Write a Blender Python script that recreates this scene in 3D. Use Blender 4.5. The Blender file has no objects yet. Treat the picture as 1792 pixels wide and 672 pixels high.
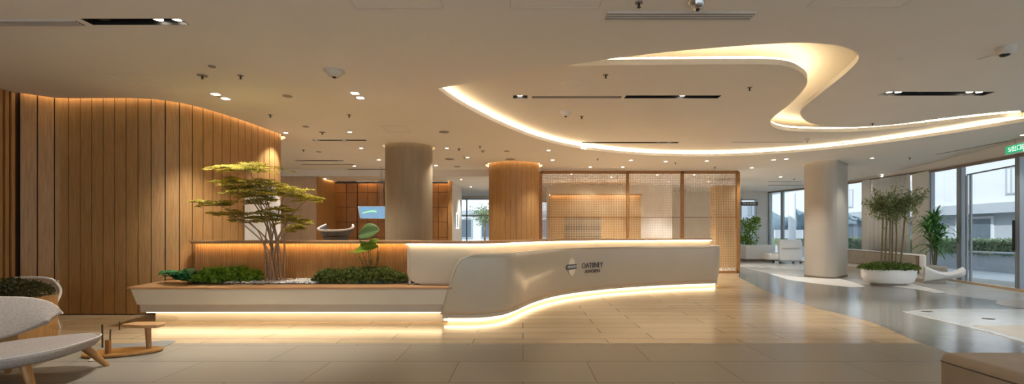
import bpy, math, random
from mathutils import Vector, Matrix, noise
R = math.radians
random.seed(7)
scene = bpy.context.scene
COL = scene.collection

# ---------------------------------------------------------------- camera, world, sun, exposure
F, CX, HY, EYE = 780.0, 915.0, 410.0, 1.2      # focal length in px, vertical axis, horizon row, eye height
cam = bpy.data.objects.new('camera', bpy.data.cameras.new('camera'))
COL.objects.link(cam)
cam.location = (0, 0, EYE)
cam.rotation_euler = (R(90), 0, 0)
cam.data.sensor_width = 36
cam.data.lens = F / 1792 * 36
cam.data.shift_x = (896 - CX) / 1792
cam.data.shift_y = (HY - 336) / 1792
cam.data.clip_end = 300
scene.camera = cam

world = bpy.data.worlds.new('world')
scene.world = world
world.use_nodes = True
world.node_tree.nodes['Background'].inputs[0].default_value = (0.78, 0.9, 1.0, 1)
world.node_tree.nodes['Background'].inputs[1].default_value = 0.95

sun = bpy.data.objects.new('sun', bpy.data.lights.new('sun', 'SUN'))
COL.objects.link(sun)
sun.data.energy = 2.2
sun.data.color = (1.0, 0.96, 0.9)
sun.data.angle = R(2)
sun.rotation_euler = (Vector((-0.62, -0.62, 0.55))).to_track_quat('Z', 'Y').to_euler()      # from behind the camera, through the open front of the lobby

scene.view_settings.view_transform = 'Standard'
scene.view_settings.look = 'None'
scene.view_settings.exposure = 0.75
scene.view_settings.gamma = 1.0
scene.view_settings.use_curve_mapping = False
scene.cycles.use_denoising = True
scene.cycles.max_bounces = 10
scene.cycles.diffuse_bounces = 6
scene.cycles.sample_clamp_indirect = 6.0
scene.cycles.caustics_reflective = False
scene.cycles.caustics_refractive = False

LED = 11.0          # strip lights
LEDC = (1.0, 0.76, 0.45)
SPOT_W = 70.0       # each ceiling lamp, watts

# ---------------------------------------------------------------- plane helpers
H = 3.2
HI = 3.34
DECK = 3.62
def atz(px, py, z):
    Y = (z - EYE) * F / (HY - py)
    return ((px - CX) / F * Y, Y)
def fl(px, py): return atz(px, py, 0.0)
def ce(px, py): return atz(px, py, H)
def isl(px, py): return atz(px, py, HI)
def zat(py, Y): return EYE + (HY - py) / F * Y
def xat(px, Y): return (px - CX) / F * Y

# ---------------------------------------------------------------- materials
def mat(name, col, rough=0.5, metal=0.0, emit=None, estr=1.0, spec=0.5, coat=0.0, trans=0.0):
    m = bpy.data.materials.new(name); m.use_nodes = True
    b = m.node_tree.nodes['Principled BSDF']
    b.inputs['Base Color'].default_value = (*col, 1)
    b.inputs['Roughness'].default_value = rough
    b.inputs['Metallic'].default_value = metal
    b.inputs['Specular IOR Level'].default_value = spec
    b.inputs['Coat Weight'].default_value = coat
    if emit:
        b.inputs['Emission Color'].default_value = (*emit, 1)
        b.inputs['Emission Strength'].default_value = estr
    return m
def noisy(m, c0, c1, scale=(1, 1, 1), nscale=5, detail=6, bump=0.0, bscale=None, lo=0.3, hi=0.7):
    nt = m.node_tree; N = nt.nodes; L = nt.links
    b = N['Principled BSDF']
    tc = N.new('ShaderNodeTexCoord'); mp = N.new('ShaderNodeMapping'); mp.inputs['Scale'].default_value = scale
    nz = N.new('ShaderNodeTexNoise'); nz.inputs['Scale'].default_value = nscale; nz.inputs['Detail'].default_value = detail
    cr = N.new('ShaderNodeValToRGB')
    cr.color_ramp.elements[0].position = lo; cr.color_ramp.elements[0].color = (*c0, 1)
    cr.color_ramp.elements[1].position = hi; cr.color_ramp.elements[1].color = (*c1, 1)
    L.new(tc.outputs['Object'], mp.inputs['Vector']); L.new(mp.outputs[0], nz.inputs['Vector'])
    L.new(nz.outputs['Fac'], cr.inputs[0]); L.new(cr.outputs[0], b.inputs['Base Color'])
    if bump:
        n2 = N.new('ShaderNodeTexNoise'); n2.inputs['Scale'].default_value = bscale or nscale * 4
        n2.inputs['Detail'].default_value = 3
        bp = N.new('ShaderNodeBump'); bp.inputs['Strength'].default_value = bump; bp.inputs['Distance'].default_value = 0.01
        L.new(mp.outputs[0], n2.inputs['Vector']); L.new(n2.outputs['Fac'], bp.inputs['Height']); L.new(bp.outputs[0], b.inputs['Normal'])
    return m
def wood(name, c0, c1, rough=0.45, scale=(14, 14, 0.9)):
    return noisy(mat(name, c0, rough), c0, c1, scale, 4, 8, 0.06, 30)
M = {}
M['oak'] = wood('oak', (0.35, 0.18, 0.055), (0.48, 0.265, 0.10))
M['oak_pale'] = wood('oak_pale', (0.56, 0.40, 0.26), (0.68, 0.50, 0.34))
M['oak_dark'] = wood('oak_dark', (0.30, 0.125, 0.032), (0.42, 0.20, 0.06))
M['oak_flat'] = wood('oak_flat', (0.42, 0.22, 0.09), (0.56, 0.32, 0.15), 0.35, (0.9, 14, 14))
M['walnut'] = wood('walnut', (0.30, 0.13, 0.03), (0.43, 0.21, 0.06), 0.35, (9, 9, 2))
M['weave'] = wood('weave', (0.58, 0.43, 0.25), (0.72, 0.56, 0.36), 0.5)
M['groove'] = mat('groove', (0.05, 0.022, 0.01), 0.8)
M['ceiling'] = noisy(mat('ceiling', (0.6, 0.57, 0.52), 0.9, spec=0.1), (0.80, 0.77, 0.72), (0.83, 0.80, 0.75), nscale=0.8)
M['plaster'] = noisy(mat('plaster', (0.72, 0.70, 0.66), 0.8, spec=0.2), (0.70, 0.68, 0.64), (0.76, 0.74, 0.70), nscale=2)
M['plaster_warm'] = noisy(mat('plaster_warm', (0.5, 0.46, 0.4), 0.45), (0.50, 0.455, 0.395), (0.54, 0.495, 0.43), nscale=1)
M['column'] = wood('column', (0.27, 0.205, 0.13), (0.31, 0.24, 0.155), 0.5, (3, 3, 0.3))
M['shell'] = noisy(mat('shell', (0.52, 0.46, 0.36), 0.28, coat=0.15), (0.52, 0.455, 0.345), (0.56, 0.49, 0.375), nscale=1.5)
M['cream'] = noisy(mat('cream', (0.66, 0.61, 0.52), 0.35), (0.64, 0.58, 0.46), (0.68, 0.62, 0.50), nscale=2)
M['taupe'] = noisy(mat('taupe', (0.50, 0.43, 0.35), 0.4), (0.49, 0.42, 0.34), (0.53, 0.46, 0.38), nscale=2)
M['white'] = noisy(mat('white', (0.8, 0.8, 0.78), 0.4), (0.80, 0.79, 0.77), (0.85, 0.84, 0.82), nscale=3)
M['black'] = mat('black', (0.012, 0.011, 0.010), 0.5)
M['darkmetal'] = mat('darkmetal', (0.06, 0.045, 0.035), 0.4, 0.6)
M['chrome'] = mat('chrome', (0.6, 0.6, 0.6), 0.25, 1.0)
M['frame'] = mat('frame', (0.34, 0.36, 0.38), 0.4, 0.5)
M['frame_brown'] = mat('frame_brown', (0.25, 0.19, 0.14), 0.5, 0.2)
M['led'] = mat('led', (1, 0.9, 0.8), 0.5, emit=LEDC, estr=LED)
M['led_floor'] = mat('led_floor', (1, 0.9, 0.8), 0.5, emit=LEDC, estr=LED * .6)
M['led_counter'] = mat('led_counter', (1, 0.9, 0.8), 0.5, emit=(1.0, .76, .46), estr=LED * .95)
M['led_amber'] = mat('led_amber', (1, 0.9, 0.8), 0.5, emit=(1.0, .72, .34), estr=LED * 2.4)
M['led_soft'] = mat('led_soft', (1, 0.9, 0.8), 0.5, emit=(1.0, .66, .34), estr=LED * 1.2)
M['lamp'] = mat('lamp', (1, 0.95, 0.9), 0.5, emit=(1.0, 0.86, 0.68), estr=10)
M['lampglass'] = mat('lampglass', (0.75, 0.78, 0.8), 0.12, 0.9)
M['grey_item'] = mat('grey_item', (0.30, 0.26, 0.22), 0.6)
M['offwhite'] = mat('offwhite', (0.62, 0.58, 0.52), 0.5)
M['fabric'] = noisy(mat('fabric', (0.5, 0.45, 0.4), 0.95, spec=0.1), (0.31, 0.265, 0.235), (0.40, 0.35, 0.315), nscale=60, bump=0.4, bscale=220)
M['piping'] = mat('piping', (0.68, 0.62, 0.56), 0.9)
M['leather'] = noisy(mat('leather', (0.36, 0.28, 0.2), 0.5), (0.36, 0.28, 0.20), (0.42, 0.33, 0.24), nscale=4, bump=0.1, bscale=90)
M['upholstery'] = noisy(mat('upholstery', (0.5, 0.44, 0.37), 0.8), (0.33, 0.285, 0.225), (0.40, 0.35, 0.28), nscale=8, bump=0.1, bscale=200)
M['seatgrey'] = noisy(mat('seatgrey', (0.08, 0.075, 0.07), 0.6), (0.06, 0.055, 0.05), (0.11, 0.10, 0.095), nscale=20)
M['cane'] = mat('cane', (0.62, 0.50, 0.36), 0.7)
M['soil'] = noisy(mat('soil', (0.05, 0.035, 0.02), 0.95), (0.03, 0.02, 0.012), (0.09, 0.06, 0.035), nscale=30)
M['bark'] = noisy(mat('bark', (0.3, 0.2, 0.12), 0.8), (0.30, 0.19, 0.11), (0.52, 0.36, 0.23), (30, 30, 3), 5)
M['bamboo_stem'] = noisy(mat('bamboo_stem', (0.2, 0.17, 0.1), 0.7), (0.12, 0.09, 0.05), (0.30, 0.25, 0.15), (20, 20, 6), 5)
M['pebble'] = noisy(mat('pebble', (0.7, 0.66, 0.6), 0.7), (0.55, 0.51, 0.46), (0.82, 0.78, 0.72), nscale=14)
def leafmat(name, a, b, s=9):
    m = noisy(mat(name, a, 0.45), a, b, nscale=s, lo=0.35, hi=0.65)
    nt = m.node_tree; b = nt.nodes['Principled BSDF']; tl = nt.nodes.new('ShaderNodeBsdfTranslucent'); mx = nt.nodes.new('ShaderNodeMixShader'); mx.inputs[0].default_value = .4
    cr = [n for n in nt.nodes if n.type == 'VALTORGB'][0]; nt.links.new(cr.outputs[0], tl.inputs[0])
    nt.links.new(b.outputs[0], mx.inputs[1]); nt.links.new(tl.outputs[0], mx.inputs[2]); nt.links.new(mx.outputs[0], nt.nodes['Material Output'].inputs[0])
    return m
M['leaf_olive'] = leafmat('leaf_olive', (0.34, 0.32, 0.03), (0.72, 0.60, 0.10))
M['leaf_dark'] = leafmat('leaf_dark', (0.03, 0.055, 0.01), (0.26, 0.30, 0.07), 22)
M['leaf_green'] = leafmat('leaf_green', (0.10, 0.22, 0.015), (0.36, 0.55, 0.06), 16)
M['leaf_hosta'] = leafmat('leaf_hosta', (0.03, 0.20, 0.07), (0.10, 0.38, 0.15), 10)
M['leaf_lime'] = leafmat('leaf_lime', (0.16, 0.27, 0.015), (0.38, 0.50, 0.04), 4)
M['leaf_big'] = leafmat('leaf_big', (0.10, 0.17, 0.05), (0.20, 0.28, 0.10), 3)
M['leaf_right'] = leafmat('leaf_right', (0.10, 0.15, 0.04), (0.40, 0.46, 0.20), 16)
M['leaf_palm'] = leafmat('leaf_palm', (0.05, 0.18, 0.04), (0.22, 0.46, 0.13), 10)
M['leaf_mid'] = leafmat('leaf_mid', (0.05, 0.10, 0.02), (0.22, 0.32, 0.06), 18)
M['leaf_fern'] = leafmat('leaf_fern', (0.035, 0.035, 0.01), (0.15, 0.13, 0.04), 16)
M['hedge'] = leafmat('hedge', (0.16, 0.22, 0.12), (0.36, 0.44, 0.28), 5)
M['facade'] = noisy(mat('facade', (0.8, 0.8, 0.8), 0.8), (0.66, 0.67, 0.68), (0.72, 0.72, 0.73), nscale=0.5)
M['facade_grey'] = mat('facade_grey', (0.42, 0.45, 0.48), 0.7)
M['facade_glass'] = mat('facade_glass', (0.12, 0.15, 0.18), 0.15)
M['paving'] = noisy(mat('paving', (0.5, 0.52, 0.54), 0.8), (0.44, 0.46, 0.48), (0.52, 0.54, 0.56), nscale=2)
M['sail'] = mat('sail', (0.22, 0.30, 0.36), 0.8)
M['ink'] = mat('ink', (0.10, 0.09, 0.09), 0.4)
M['emblem'] = mat('emblem', (0.85, 0.76, 0.58), 0.4)
M['paper'] = mat('paper', (0.85, 0.85, 0.85), 0.6)
M['exitgreen'] = mat('exitgreen', (0.02, 0.32, 0.14), 0.4, emit=(0.02, 0.42, 0.20), estr=0.5)
M['exitwhite'] = mat('exitwhite', (0.9, 0.95, 0.9), 0.4, emit=(0.8, 1, 0.9), estr=0.7)
M['curtain'] = noisy(mat('curtain', (0.6, 0.58, 0.55), 0.9), (0.76, 0.76, 0.76), (0.85, 0.85, 0.84), (20, 20, 1), 5)

def glassmat(name, tint=(0.93, 0.97, 1.0), refl=0.45):
    m = bpy.data.materials.new(name); m.use_nodes = True
    nt = m.node_tree; N = nt.nodes; L = nt.links
    for n in list(N): N.remove(n)
    o = N.new('ShaderNodeOutputMaterial'); mx = N.new('ShaderNodeMixShader')
    t = N.new('ShaderNodeBsdfTransparent'); t.inputs[0].default_value = (*tint, 1)
    g = N.new('ShaderNodeBsdfGlossy'); g.inputs['Roughness'].default_value = 0.02
    lw = N.new('ShaderNodeLayerWeight'); lw.inputs[0].default_value = 0.5
    pw = N.new('ShaderNodeMath'); pw.operation = 'POWER'; pw.inputs[1].default_value = 4.0
    mr = N.new('ShaderNodeMapRange'); mr.inputs[3].default_value = 0.02; mr.inputs[4].default_value = refl
    L.new(lw.outputs['Facing'], pw.inputs[0]); L.new(pw.outputs[0], mr.inputs[0]); L.new(mr.outputs[0], mx.inputs[0]); L.new(t.outputs[0], mx.inputs[1]); L.new(g.outputs[0], mx.inputs[2]); L.new(mx.outputs[0], o.inputs[0])
    return m
M['glass'] = glassmat('glass')
M['tableglass'] = glassmat('tableglass', (0.97, 0.95, 0.91), 0.12)

def tilemat(name, ca, cb, mortar, bw, rh, rough, offs=0.5, msize=0.004, ns=1.2):
    m = bpy.data.materials.new(name); m.use_nodes = True
    nt = m.node_tree; N = nt.nodes; L = nt.links; b = N['Principled BSDF']
    tc = N.new('ShaderNodeTexCoord')
    br = N.new('ShaderNodeTexBrick'); br.offset = offs; br.inputs['Scale'].default_value = 1
    br.inputs['Color1'].default_value = (*ca, 1); br.inputs['Color2'].default_value = (*cb, 1); br.inputs['Mortar'].default_value = (*mortar, 1)
    br.inputs['Mortar Size'].default_value = msize; br.inputs['Brick Width'].default_value = bw; br.inputs['Row Height'].default_value = rh
    br.inputs['Mortar Smooth'].default_value = 0.1; br.inputs['Bias'].default_value = 0
    L.new(tc.outputs['Object'], br.inputs['Vector'])
    mp = N.new('ShaderNodeMapping'); mp.inputs['Scale'].default_value = (0.6, 5, 1)
    nz = N.new('ShaderNodeTexNoise'); nz.inputs['Scale'].default_value = ns; nz.inputs['Detail'].default_value = 8
    L.new(tc.outputs['Object'], mp.inputs[0]); L.new(mp.outputs[0], nz.inputs['Vector'])
    mr = N.new('ShaderNodeMapRange'); mr.inputs[3].default_value = 0.86; mr.inputs[4].default_value = 1.12
    L.new(nz.outputs['Fac'], mr.inputs[0])
    mm = N.new('ShaderNodeVectorMath'); mm.operation = 'SCALE'
    L.new(br.outputs['Color'], mm.inputs[0]); L.new(mr.outputs[0], mm.inputs['Scale']); L.new(mm.outputs[0], b.inputs['Base Color'])
    r2 = N.new('ShaderNodeMapRange'); r2.inputs[3].default_value = rough * 0.8; r2.inputs[4].default_value = rough * 1.25
    L.new(nz.outputs['Fac'], r2.inputs[0]); L.new(r2.outputs[0], b.inputs['Roughness'])
    return m
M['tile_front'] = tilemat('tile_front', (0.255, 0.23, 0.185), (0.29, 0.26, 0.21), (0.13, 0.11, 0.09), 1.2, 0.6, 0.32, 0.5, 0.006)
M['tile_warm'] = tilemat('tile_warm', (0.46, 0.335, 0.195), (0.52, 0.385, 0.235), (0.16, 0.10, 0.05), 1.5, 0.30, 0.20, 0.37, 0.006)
M['stone_grey'] = noisy(mat('stone_grey', (0.20, 0.20, 0.195), 0.16), (0.19, 0.19, 0.185), (0.24, 0.24, 0.23), nscale=3)
M['stone_pale'] = noisy(mat('stone_pale', (0.5, 0.5, 0.48), 0.2), (0.48, 0.46, 0.42), (0.56, 0.54, 0.50), nscale=2)
M['stone_blue'] = noisy(mat('stone_blue', (0.36, 0.38, 0.39), 0.25), (0.34, 0.36, 0.37), (0.40, 0.42, 0.43), nscale=4)
M['stone_beige'] = noisy(mat('stone_beige', (0.36, 0.31, 0.25), 0.3), (0.34, 0.29, 0.23), (0.39, 0.34, 0.28), nscale=4)
M['seam'] = mat('seam', (0.10, 0.08, 0.06), 0.6)

# ---------------------------------------------------------------- mesh builder
class MB:
    def __init__(s): s.v = []; s.f = []
    def add(s, vs, fs):
        n = len(s.v); s.v += [tuple(p) for p in vs]; s.f += [tuple(i + n for i in f) for f in fs]; return s
    def box(s, x0, x1, y0, y1, z0, z1):
        vs = [(x, y, z) for z in (z0, z1) for y in (y0, y1) for x in (x0, x1)]
        return s.add(vs, [(0, 2, 3, 1), (4, 5, 7, 6), (0, 1, 5, 4), (2, 6, 7, 3), (0, 4, 6, 2), (1, 3, 7, 5)])
    def obox(s, p0, p1, w, z0, z1):           # vertical slab along p0->p1 (xy), thickness w centred
        d = Vector((p1[0] - p0[0], p1[1] - p0[1])); n = Vector((-d.y, d.x)).normalized() * w / 2
        a, b, c, e = (p0[0] + n.x, p0[1] + n.y), (p1[0] + n.x, p1[1] + n.y), (p1[0] - n.x, p1[1] - n.y), (p0[0] - n.x, p0[1] - n.y)
        return s.prism([a, b, c, e], z0, z1)
    def prism(s, poly, z0, z1):
        n = len(poly); vs = [(p[0], p[1], z0) for p in poly] + [(p[0], p[1], z1) for p in poly]
        fs = [tuple(range(n - 1, -1, -1)), tuple(range(n, 2 * n))] + [(i, (i + 1) % n, n + (i + 1) % n, n + i) for i in range(n)]
        return s.add(vs, fs)
    def ring(s, c, ax, r, n, ph=0):
        ax = Vector(ax).normalized(); u = ax.orthogonal().normalized() if abs(ax.z) < .9 else Vector((1, 0, 0)).cross(ax).normalized()
        w = ax.cross(u)
        return [Vector(c) + (u * math.cos(ph + 2 * math.pi * i / n) + w * math.sin(ph + 2 * math.pi * i / n)) * r for i in range(n)]
    def tube(s, pts, r, n=8, closed=False, cap=True):
        pts = [Vector(p) for p in pts]; m = len(pts); rs = r if isinstance(r, (list, tuple)) else [r] * m
        base = len(s.v); u = None
        for i, p in enumerate(pts):
            a = pts[i - 1] if (i or closed) else p; b = pts[(i + 1) % m] if (i < m - 1 or closed) else p
            t = (b - a).normalized() if (b - a).length > 1e-9 else Vector((0, 0, 1))
            if u is None: u = t.orthogonal().normalized()
            u = (u - t * u.dot(t)); u = u.normalized() if u.length > 1e-6 else t.orthogonal().normalized()
            w = t.cross(u)
            for k in range(n):
                an = 2 * math.pi * k / n; s.v.append(tuple(p + (u * math.cos(an) + w * math.sin(an)) * rs[i]))
        for i in range(m if closed else m - 1):
            a = base + i * n; b = base + ((i + 1) % m) * n
            for k in range(n): s.f.append((a + k, a + (k + 1) % n, b + (k + 1) % n, b + k))
        if cap and not closed:
            s.f.append(tuple(base + k for k in range(n - 1, -1, -1))); s.f.append(tuple(base + (m - 1) * n + k for k in range(n)))
        return s
    def lathe(s, prof, c=(0, 0, 0), n=24, sx=1, sy=1):   # prof: (r, z)
        base = len(s.v)
        for r, z in prof:
            for k in range(n):
                a = 2 * math.pi * k / n; s.v.append((c[0] + r * sx * math.cos(a), c[1] + r * sy * math.sin(a), c[2] + z))
        for i in range(len(prof) - 1):
            for k in range(n):
                a = base + i * n; b = a + n; s.f.append((a + k, a + (k + 1) % n, b + (k + 1) % n, b + k))
        s.f.append(tuple(base + k for k in range(n - 1, -1, -1))); s.f.append(tuple(base + (len(prof) - 1) * n + k for k in range(n)))
        return s
    def grid(s, rows):
        base = len(s.v); m = len(rows[0])
        for r in rows: s.v += [tuple(p) for p in r]
        for i in range(len(rows) - 1):
            for k in range(m - 1):
                a = base + i * m + k; s.f.append((a, a + 1, a + 1 + m, a + m))
        return s
    def leaf(s, p, d, nrm, L, W, bend=0.15):
        p = Vector(p); d = Vector(d).normalized(); nrm = Vector(nrm); w = d.cross(nrm)
        w = w.normalized() if w.length > 1e-5 else d.orthogonal().normalized(); up = w.cross(d)
        m = p + d * L * .5 + up * L * bend * .4; t = p + d * L - up * L * bend * .5
        return s.add([p, m + w * W / 2 + up * W * .15, t, m - w * W / 2 + up * W * .15, m], [(0, 1, 4), (1, 2, 4), (2, 3, 4), (3, 0, 4)])
    def bladeleaf(s, pts, wid, nrm=(0, 0, 1), fold=0.2):   # long leaf along points
        pts = [Vector(p) for p in pts]; rows = []
        for i, p in enumerate(pts):
            a = pts[max(0, i - 1)]; b = pts[min(len(pts) - 1, i + 1)]; t = (b - a).normalized()
            w = t.cross(Vector(nrm)); w = w.normalized() if w.length > 1e-4 else t.orthogonal().normalized()
            up = w.cross(t); W = wid[i] / 2
            rows.append([p - w * W + up * W * fold, p, p + w * W + up * W * fold])
        return s.grid(rows)
    def build(s, name, m, parent=None, smooth=None, bevel=0, seg=2, solid=0, sub=0):
        me = bpy.data.meshes.new(name); me.from_pydata(s.v, [], s.f); me.validate(); me.update()
        me.materials.append(M[m] if isinstance(m, str) else m)
        if smooth is not None:
            me.polygons.foreach_set('use_smooth', [True] * len(me.polygons)); me.set_sharp_from_angle(angle=R(smooth))
        o = bpy.data.objects.new(name, me); COL.objects.link(o)
        if solid:
            md = o.modifiers.new('solid', 'SOLIDIFY'); md.thickness = solid; md.offset = -1
        if bevel:
            md = o.modifiers.new('bevel', 'BEVEL'); md.width = bevel; md.segments = seg; md.limit_method = 'ANGLE'; md.angle_limit = R(40)
        if sub:
            md = o.modifiers.new('sub', 'SUBSURF'); md.levels = sub; md.render_levels = sub
        if parent: adopt(o, parent)
        return o
def adopt(o, parent):
    o.parent = parent
    mw = Matrix.Translation(parent.location) @ parent.rotation_euler.to_matrix().to_4x4()
    if parent.parent is None or parent.type == 'EMPTY':
        o.matrix_parent_inverse = mw.inverted()
    return o
def tag(o, label, cat, group=None, kind=None):
    o['label'] = label; o['category'] = cat
    if group: o['group'] = group
    if kind: o['kind'] = kind
    return o
def thing(name, label, cat, loc=(0, 0, 0), group=None):
    e = bpy.data.objects.new(name, None); COL.objects.link(e); e.location = loc; e.empty_display_size = 0.1
    return tag(e, label, cat, group)
def struct(o, parent=None):
    o['kind'] = 'structure'; return o
def dup(root, loc, label, rz=0, group=None):
    r = root.copy(); COL.objects.link(r); r.location = loc; r.rotation_euler = (0, 0, rz); r['label'] = label
    if group: r['group'] = group
    for ch in list(root.children):
        c = ch.copy(); COL.objects.link(c); c.parent = r
        for g in ch.children:
            d = g.copy(); COL.objects.link(d); d.parent = c
    return r
def text(body, name, m, size, loc, rot, parent=None, ext=0.002, align='CENTER', sx=1.0):
    cu = bpy.data.curves.new(name, 'FONT'); cu.body = body; cu.size = size; cu.extrude = ext; cu.align_x = align; cu.align_y = 'CENTER'
    t = bpy.data.objects.new(name, cu); COL.objects.link(t)
    dg = bpy.context.evaluated_depsgraph_get(); me = bpy.data.meshes.new_from_object(t.evaluated_get(dg))
    bpy.data.objects.remove(t)
    mw = Matrix.Translation(loc) @ rot.to_4x4() @ Matrix.Diagonal((sx, 1, 1, 1))
    me.transform(mw); me.materials.clear(); me.materials.append(M[m])
    o = bpy.data.objects.new(name, me); COL.objects.link(o)
    if parent: adopt(o, parent)
    return o

def smoothpath(pts, n=8, closed=False):
    pts = [Vector(p) for p in pts]; out = []; m = len(pts)
    rng = range(m if closed else m - 1)
    for i in rng:
        p0 = pts[(i - 1) % m] if (closed or i > 0) else pts[0] * 2 - pts[1]
        p1 = pts[i]; p2 = pts[(i + 1) % m]
        p3 = pts[(i + 2) % m] if (closed or i + 2 < m) else pts[-1] * 2 - pts[-2]
        # centripetal parameterisation keeps the curve free of loops
        def tj(t, a, b): return t + max(1e-4, (b - a).length ** 0.5)
        t0 = 0; t1 = tj(t0, p0, p1); t2 = tj(t1, p1, p2); t3 = tj(t2, p2, p3)
        for k in range(n):
            t = t1 + (t2 - t1) * k / n
            A1 = p0 * ((t1 - t) / (t1 - t0)) + p1 * ((t - t0) / (t1 - t0)); A2 = p1 * ((t2 - t) / (t2 - t1)) + p2 * ((t - t1) / (t2 - t1)); A3 = p2 * ((t3 - t) / (t3 - t2)) + p3 * ((t - t2) / (t3 - t2))
            B1 = A1 * ((t2 - t) / (t2 - t0)) + A2 * ((t - t0) / (t2 - t0)); B2 = A2 * ((t3 - t) / (t3 - t1)) + A3 * ((t - t1) / (t3 - t1))
            out.append(B1 * ((t2 - t) / (t2 - t1)) + B2 * ((t - t1) / (t2 - t1)))
    if not closed: out.append(pts[-1].copy())
    return out
def resample(pts, step):
    pts = [Vector(p) for p in pts]; out = [pts[0].copy()]; acc = 0
    for a, b in zip(pts, pts[1:]):
        L = (b - a).length
        if L < 1e-9: continue
        d = step - acc
        while d <= L: out.append(a.lerp(b, d / L)); d += step
        acc = L - (d - step)
    if (out[-1] - pts[-1]).length > 1e-4: out.append(pts[-1].copy())
    return out
def normals(pts):
    ns = []
    for i in range(len(pts)):
        a = pts[max(0, i - 1)]; b = pts[min(len(pts) - 1, i + 1)]; t = (b - a); t = Vector((t.x, t.y)).normalized(); ns.append(Vector((-t.y, t.x)))
    return ns
def offset(pts, d):         # +d to the left of travel
    return [Vector((p.x + n.x * d, p.y + n.y * d)) for p, n in zip(pts, normals(pts))]
def v2(l): return [Vector((p[0], p[1])) for p in l]

def fill(name, loops, z0, z1, m, parent=None):
    cu = bpy.data.curves.new(name, 'CURVE'); cu.dimensions = '2D'; cu.fill_mode = 'BOTH'; cu.extrude = (z1 - z0) / 2
    for lp in loops:
        sp = cu.splines.new('POLY'); sp.points.add(len(lp) - 1); sp.use_cyclic_u = True
        for i, p in enumerate(lp): sp.points[i].co = (p[0], p[1], 0, 1)
    t = bpy.data.objects.new(name, cu); COL.objects.link(t)
    dg = bpy.context.evaluated_depsgraph_get(); me = bpy.data.meshes.new_from_object(t.evaluated_get(dg))
    bpy.data.objects.remove(t)
    me.transform(Matrix.Translation((0, 0, (z0 + z1) / 2))); me.materials.clear(); me.materials.append(M[m])
    for p in me.polygons: p.use_smooth = False
    o = bpy.data.objects.new(name, me); COL.objects.link(o)
    if parent: adopt(o, parent)
    return o
def circle(c, r, n=48): return [(c[0] + r * math.cos(2 * math.pi * k / n), c[1] + r * math.sin(2 * math.pi * k / n)) for k in range(n)]
def rect(x0, x1, y0, y1): return [(x0, y0), (x1, y0), (x1, y1), (x0, y1)]

# ================================================================ SETTING
# ---- window wall on the right: plan points with the height of the window head
WW = [(9.2, -3.0, 2.85), (9.8, 6.9, 2.86), (10.5, 9.3, 2.88), (11.3, 12.0, 2.95), (11.9, 14.3, 3.07), (12.2, 16.5, 3.12), (12.25, 19.0, 3.17), (11.6, 21.0, 3.19)]
def wwall(px):
    k = (px - CX) / F
    for a, b in zip(WW, WW[1:]):
        fa = a[0] - k * a[1]; fb = b[0] - k * b[1]
        if (fa <= 0 <= fb) or (fb <= 0 <= fa):
            if abs(fb - fa) < 1e-9: continue
            t = fa / (fa - fb); return Vector((a[0] + (b[0] - a[0]) * t, a[1] + (b[1] - a[1]) * t, a[2] + (b[2] - a[2]) * t))
    return Vector(WW[-1])

# ---- wood wall on the left: plan curve
WL_pts = [(-7.18, 6.36), (-7.05, 6.47), (-6.91, 6.60), (-6.75, 6.63), (-6.2, 6.63), (-5.68, 6.64), (-5.42, 6.72), (-5.22, 6.93), (-5.10, 7.3), (-5.02, 7.7), (-4.97, 8.2), (-4.94, 8.7), (-4.95, 9.05), (-5.05, 9.28), (-5.3, 9.4), (-5.9, 9.42)]
WL = smoothpath(v2(WL_pts), 10)
boards = resample(WL, 0.172)
mb = MB(); gap = 0.013
fine = resample(WL, 0.0215)       # 8 pieces per board
nf = normals(fine)
for b0 in range(0, len(fine) - 1, 8):
    seg = list(range(b0, min(b0 + 9, len(fine))))
    if len(seg) < 2: continue
    P = [fine[i] for i in seg]; Nn = [nf[i] for i in seg]
    d0 = (P[1] - P[0]).normalized() * gap / 2; d1 = (P[-1] - P[-2]).normalized() * gap / 2
    P = [P[0] + d0] + P[1:-1] + [P[-1] - d1]
    front = [p - n * 0.0 for p, n in zip(P, Nn)]; back = [p + n * 0.03 for p, n in zip(P, Nn)]
    # outward (room side) is to the right of travel
    poly = [(p.x, p.y) for p in front] + [(p.x, p.y) for p in reversed(back)]
    mb.prism(poly, 0.015, DECK)
wl = struct(mb.build('wall_left', 'oak', smooth=30))
mb = MB()
bk = offset(fine, 0.02); bk2 = offset(fine, 0.10)
mb.prism([(p.x, p.y) for p in bk] + [(p.x, p.y) for p in reversed(bk2)], 0, DECK)
struct(mb.build('wall_left_backing', 'groove', wl)); del wl.children[0]['kind']
mb = MB(); sk = offset(fine, -0.004)
mb.prism([(p.x, p.y) for p in sk[:70]] + [(p.x, p.y) for p in reversed(bk[:70])], 0, 0.015)
struct(mb.build('baseboard_left', 'groove'))

# side wall towards the camera with vertical fins
mb = MB().box(-7.45, -7.22, -3, 6.45, 0, DECK)
ws = struct(mb.build('wall_side', 'groove'))
mb = MB(); y = 6.29
while y > 4.9:
    mb.box(-7.22, -7.165, y - 0.044, y, 0, DECK); y -= 0.074
mb.build('wall_slats', 'oak', ws)
mb = MB().box(-7.22, -7.17, -3, 4.9, 0, DECK); mb.build('wall_cladding', 'oak', ws)

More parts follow.
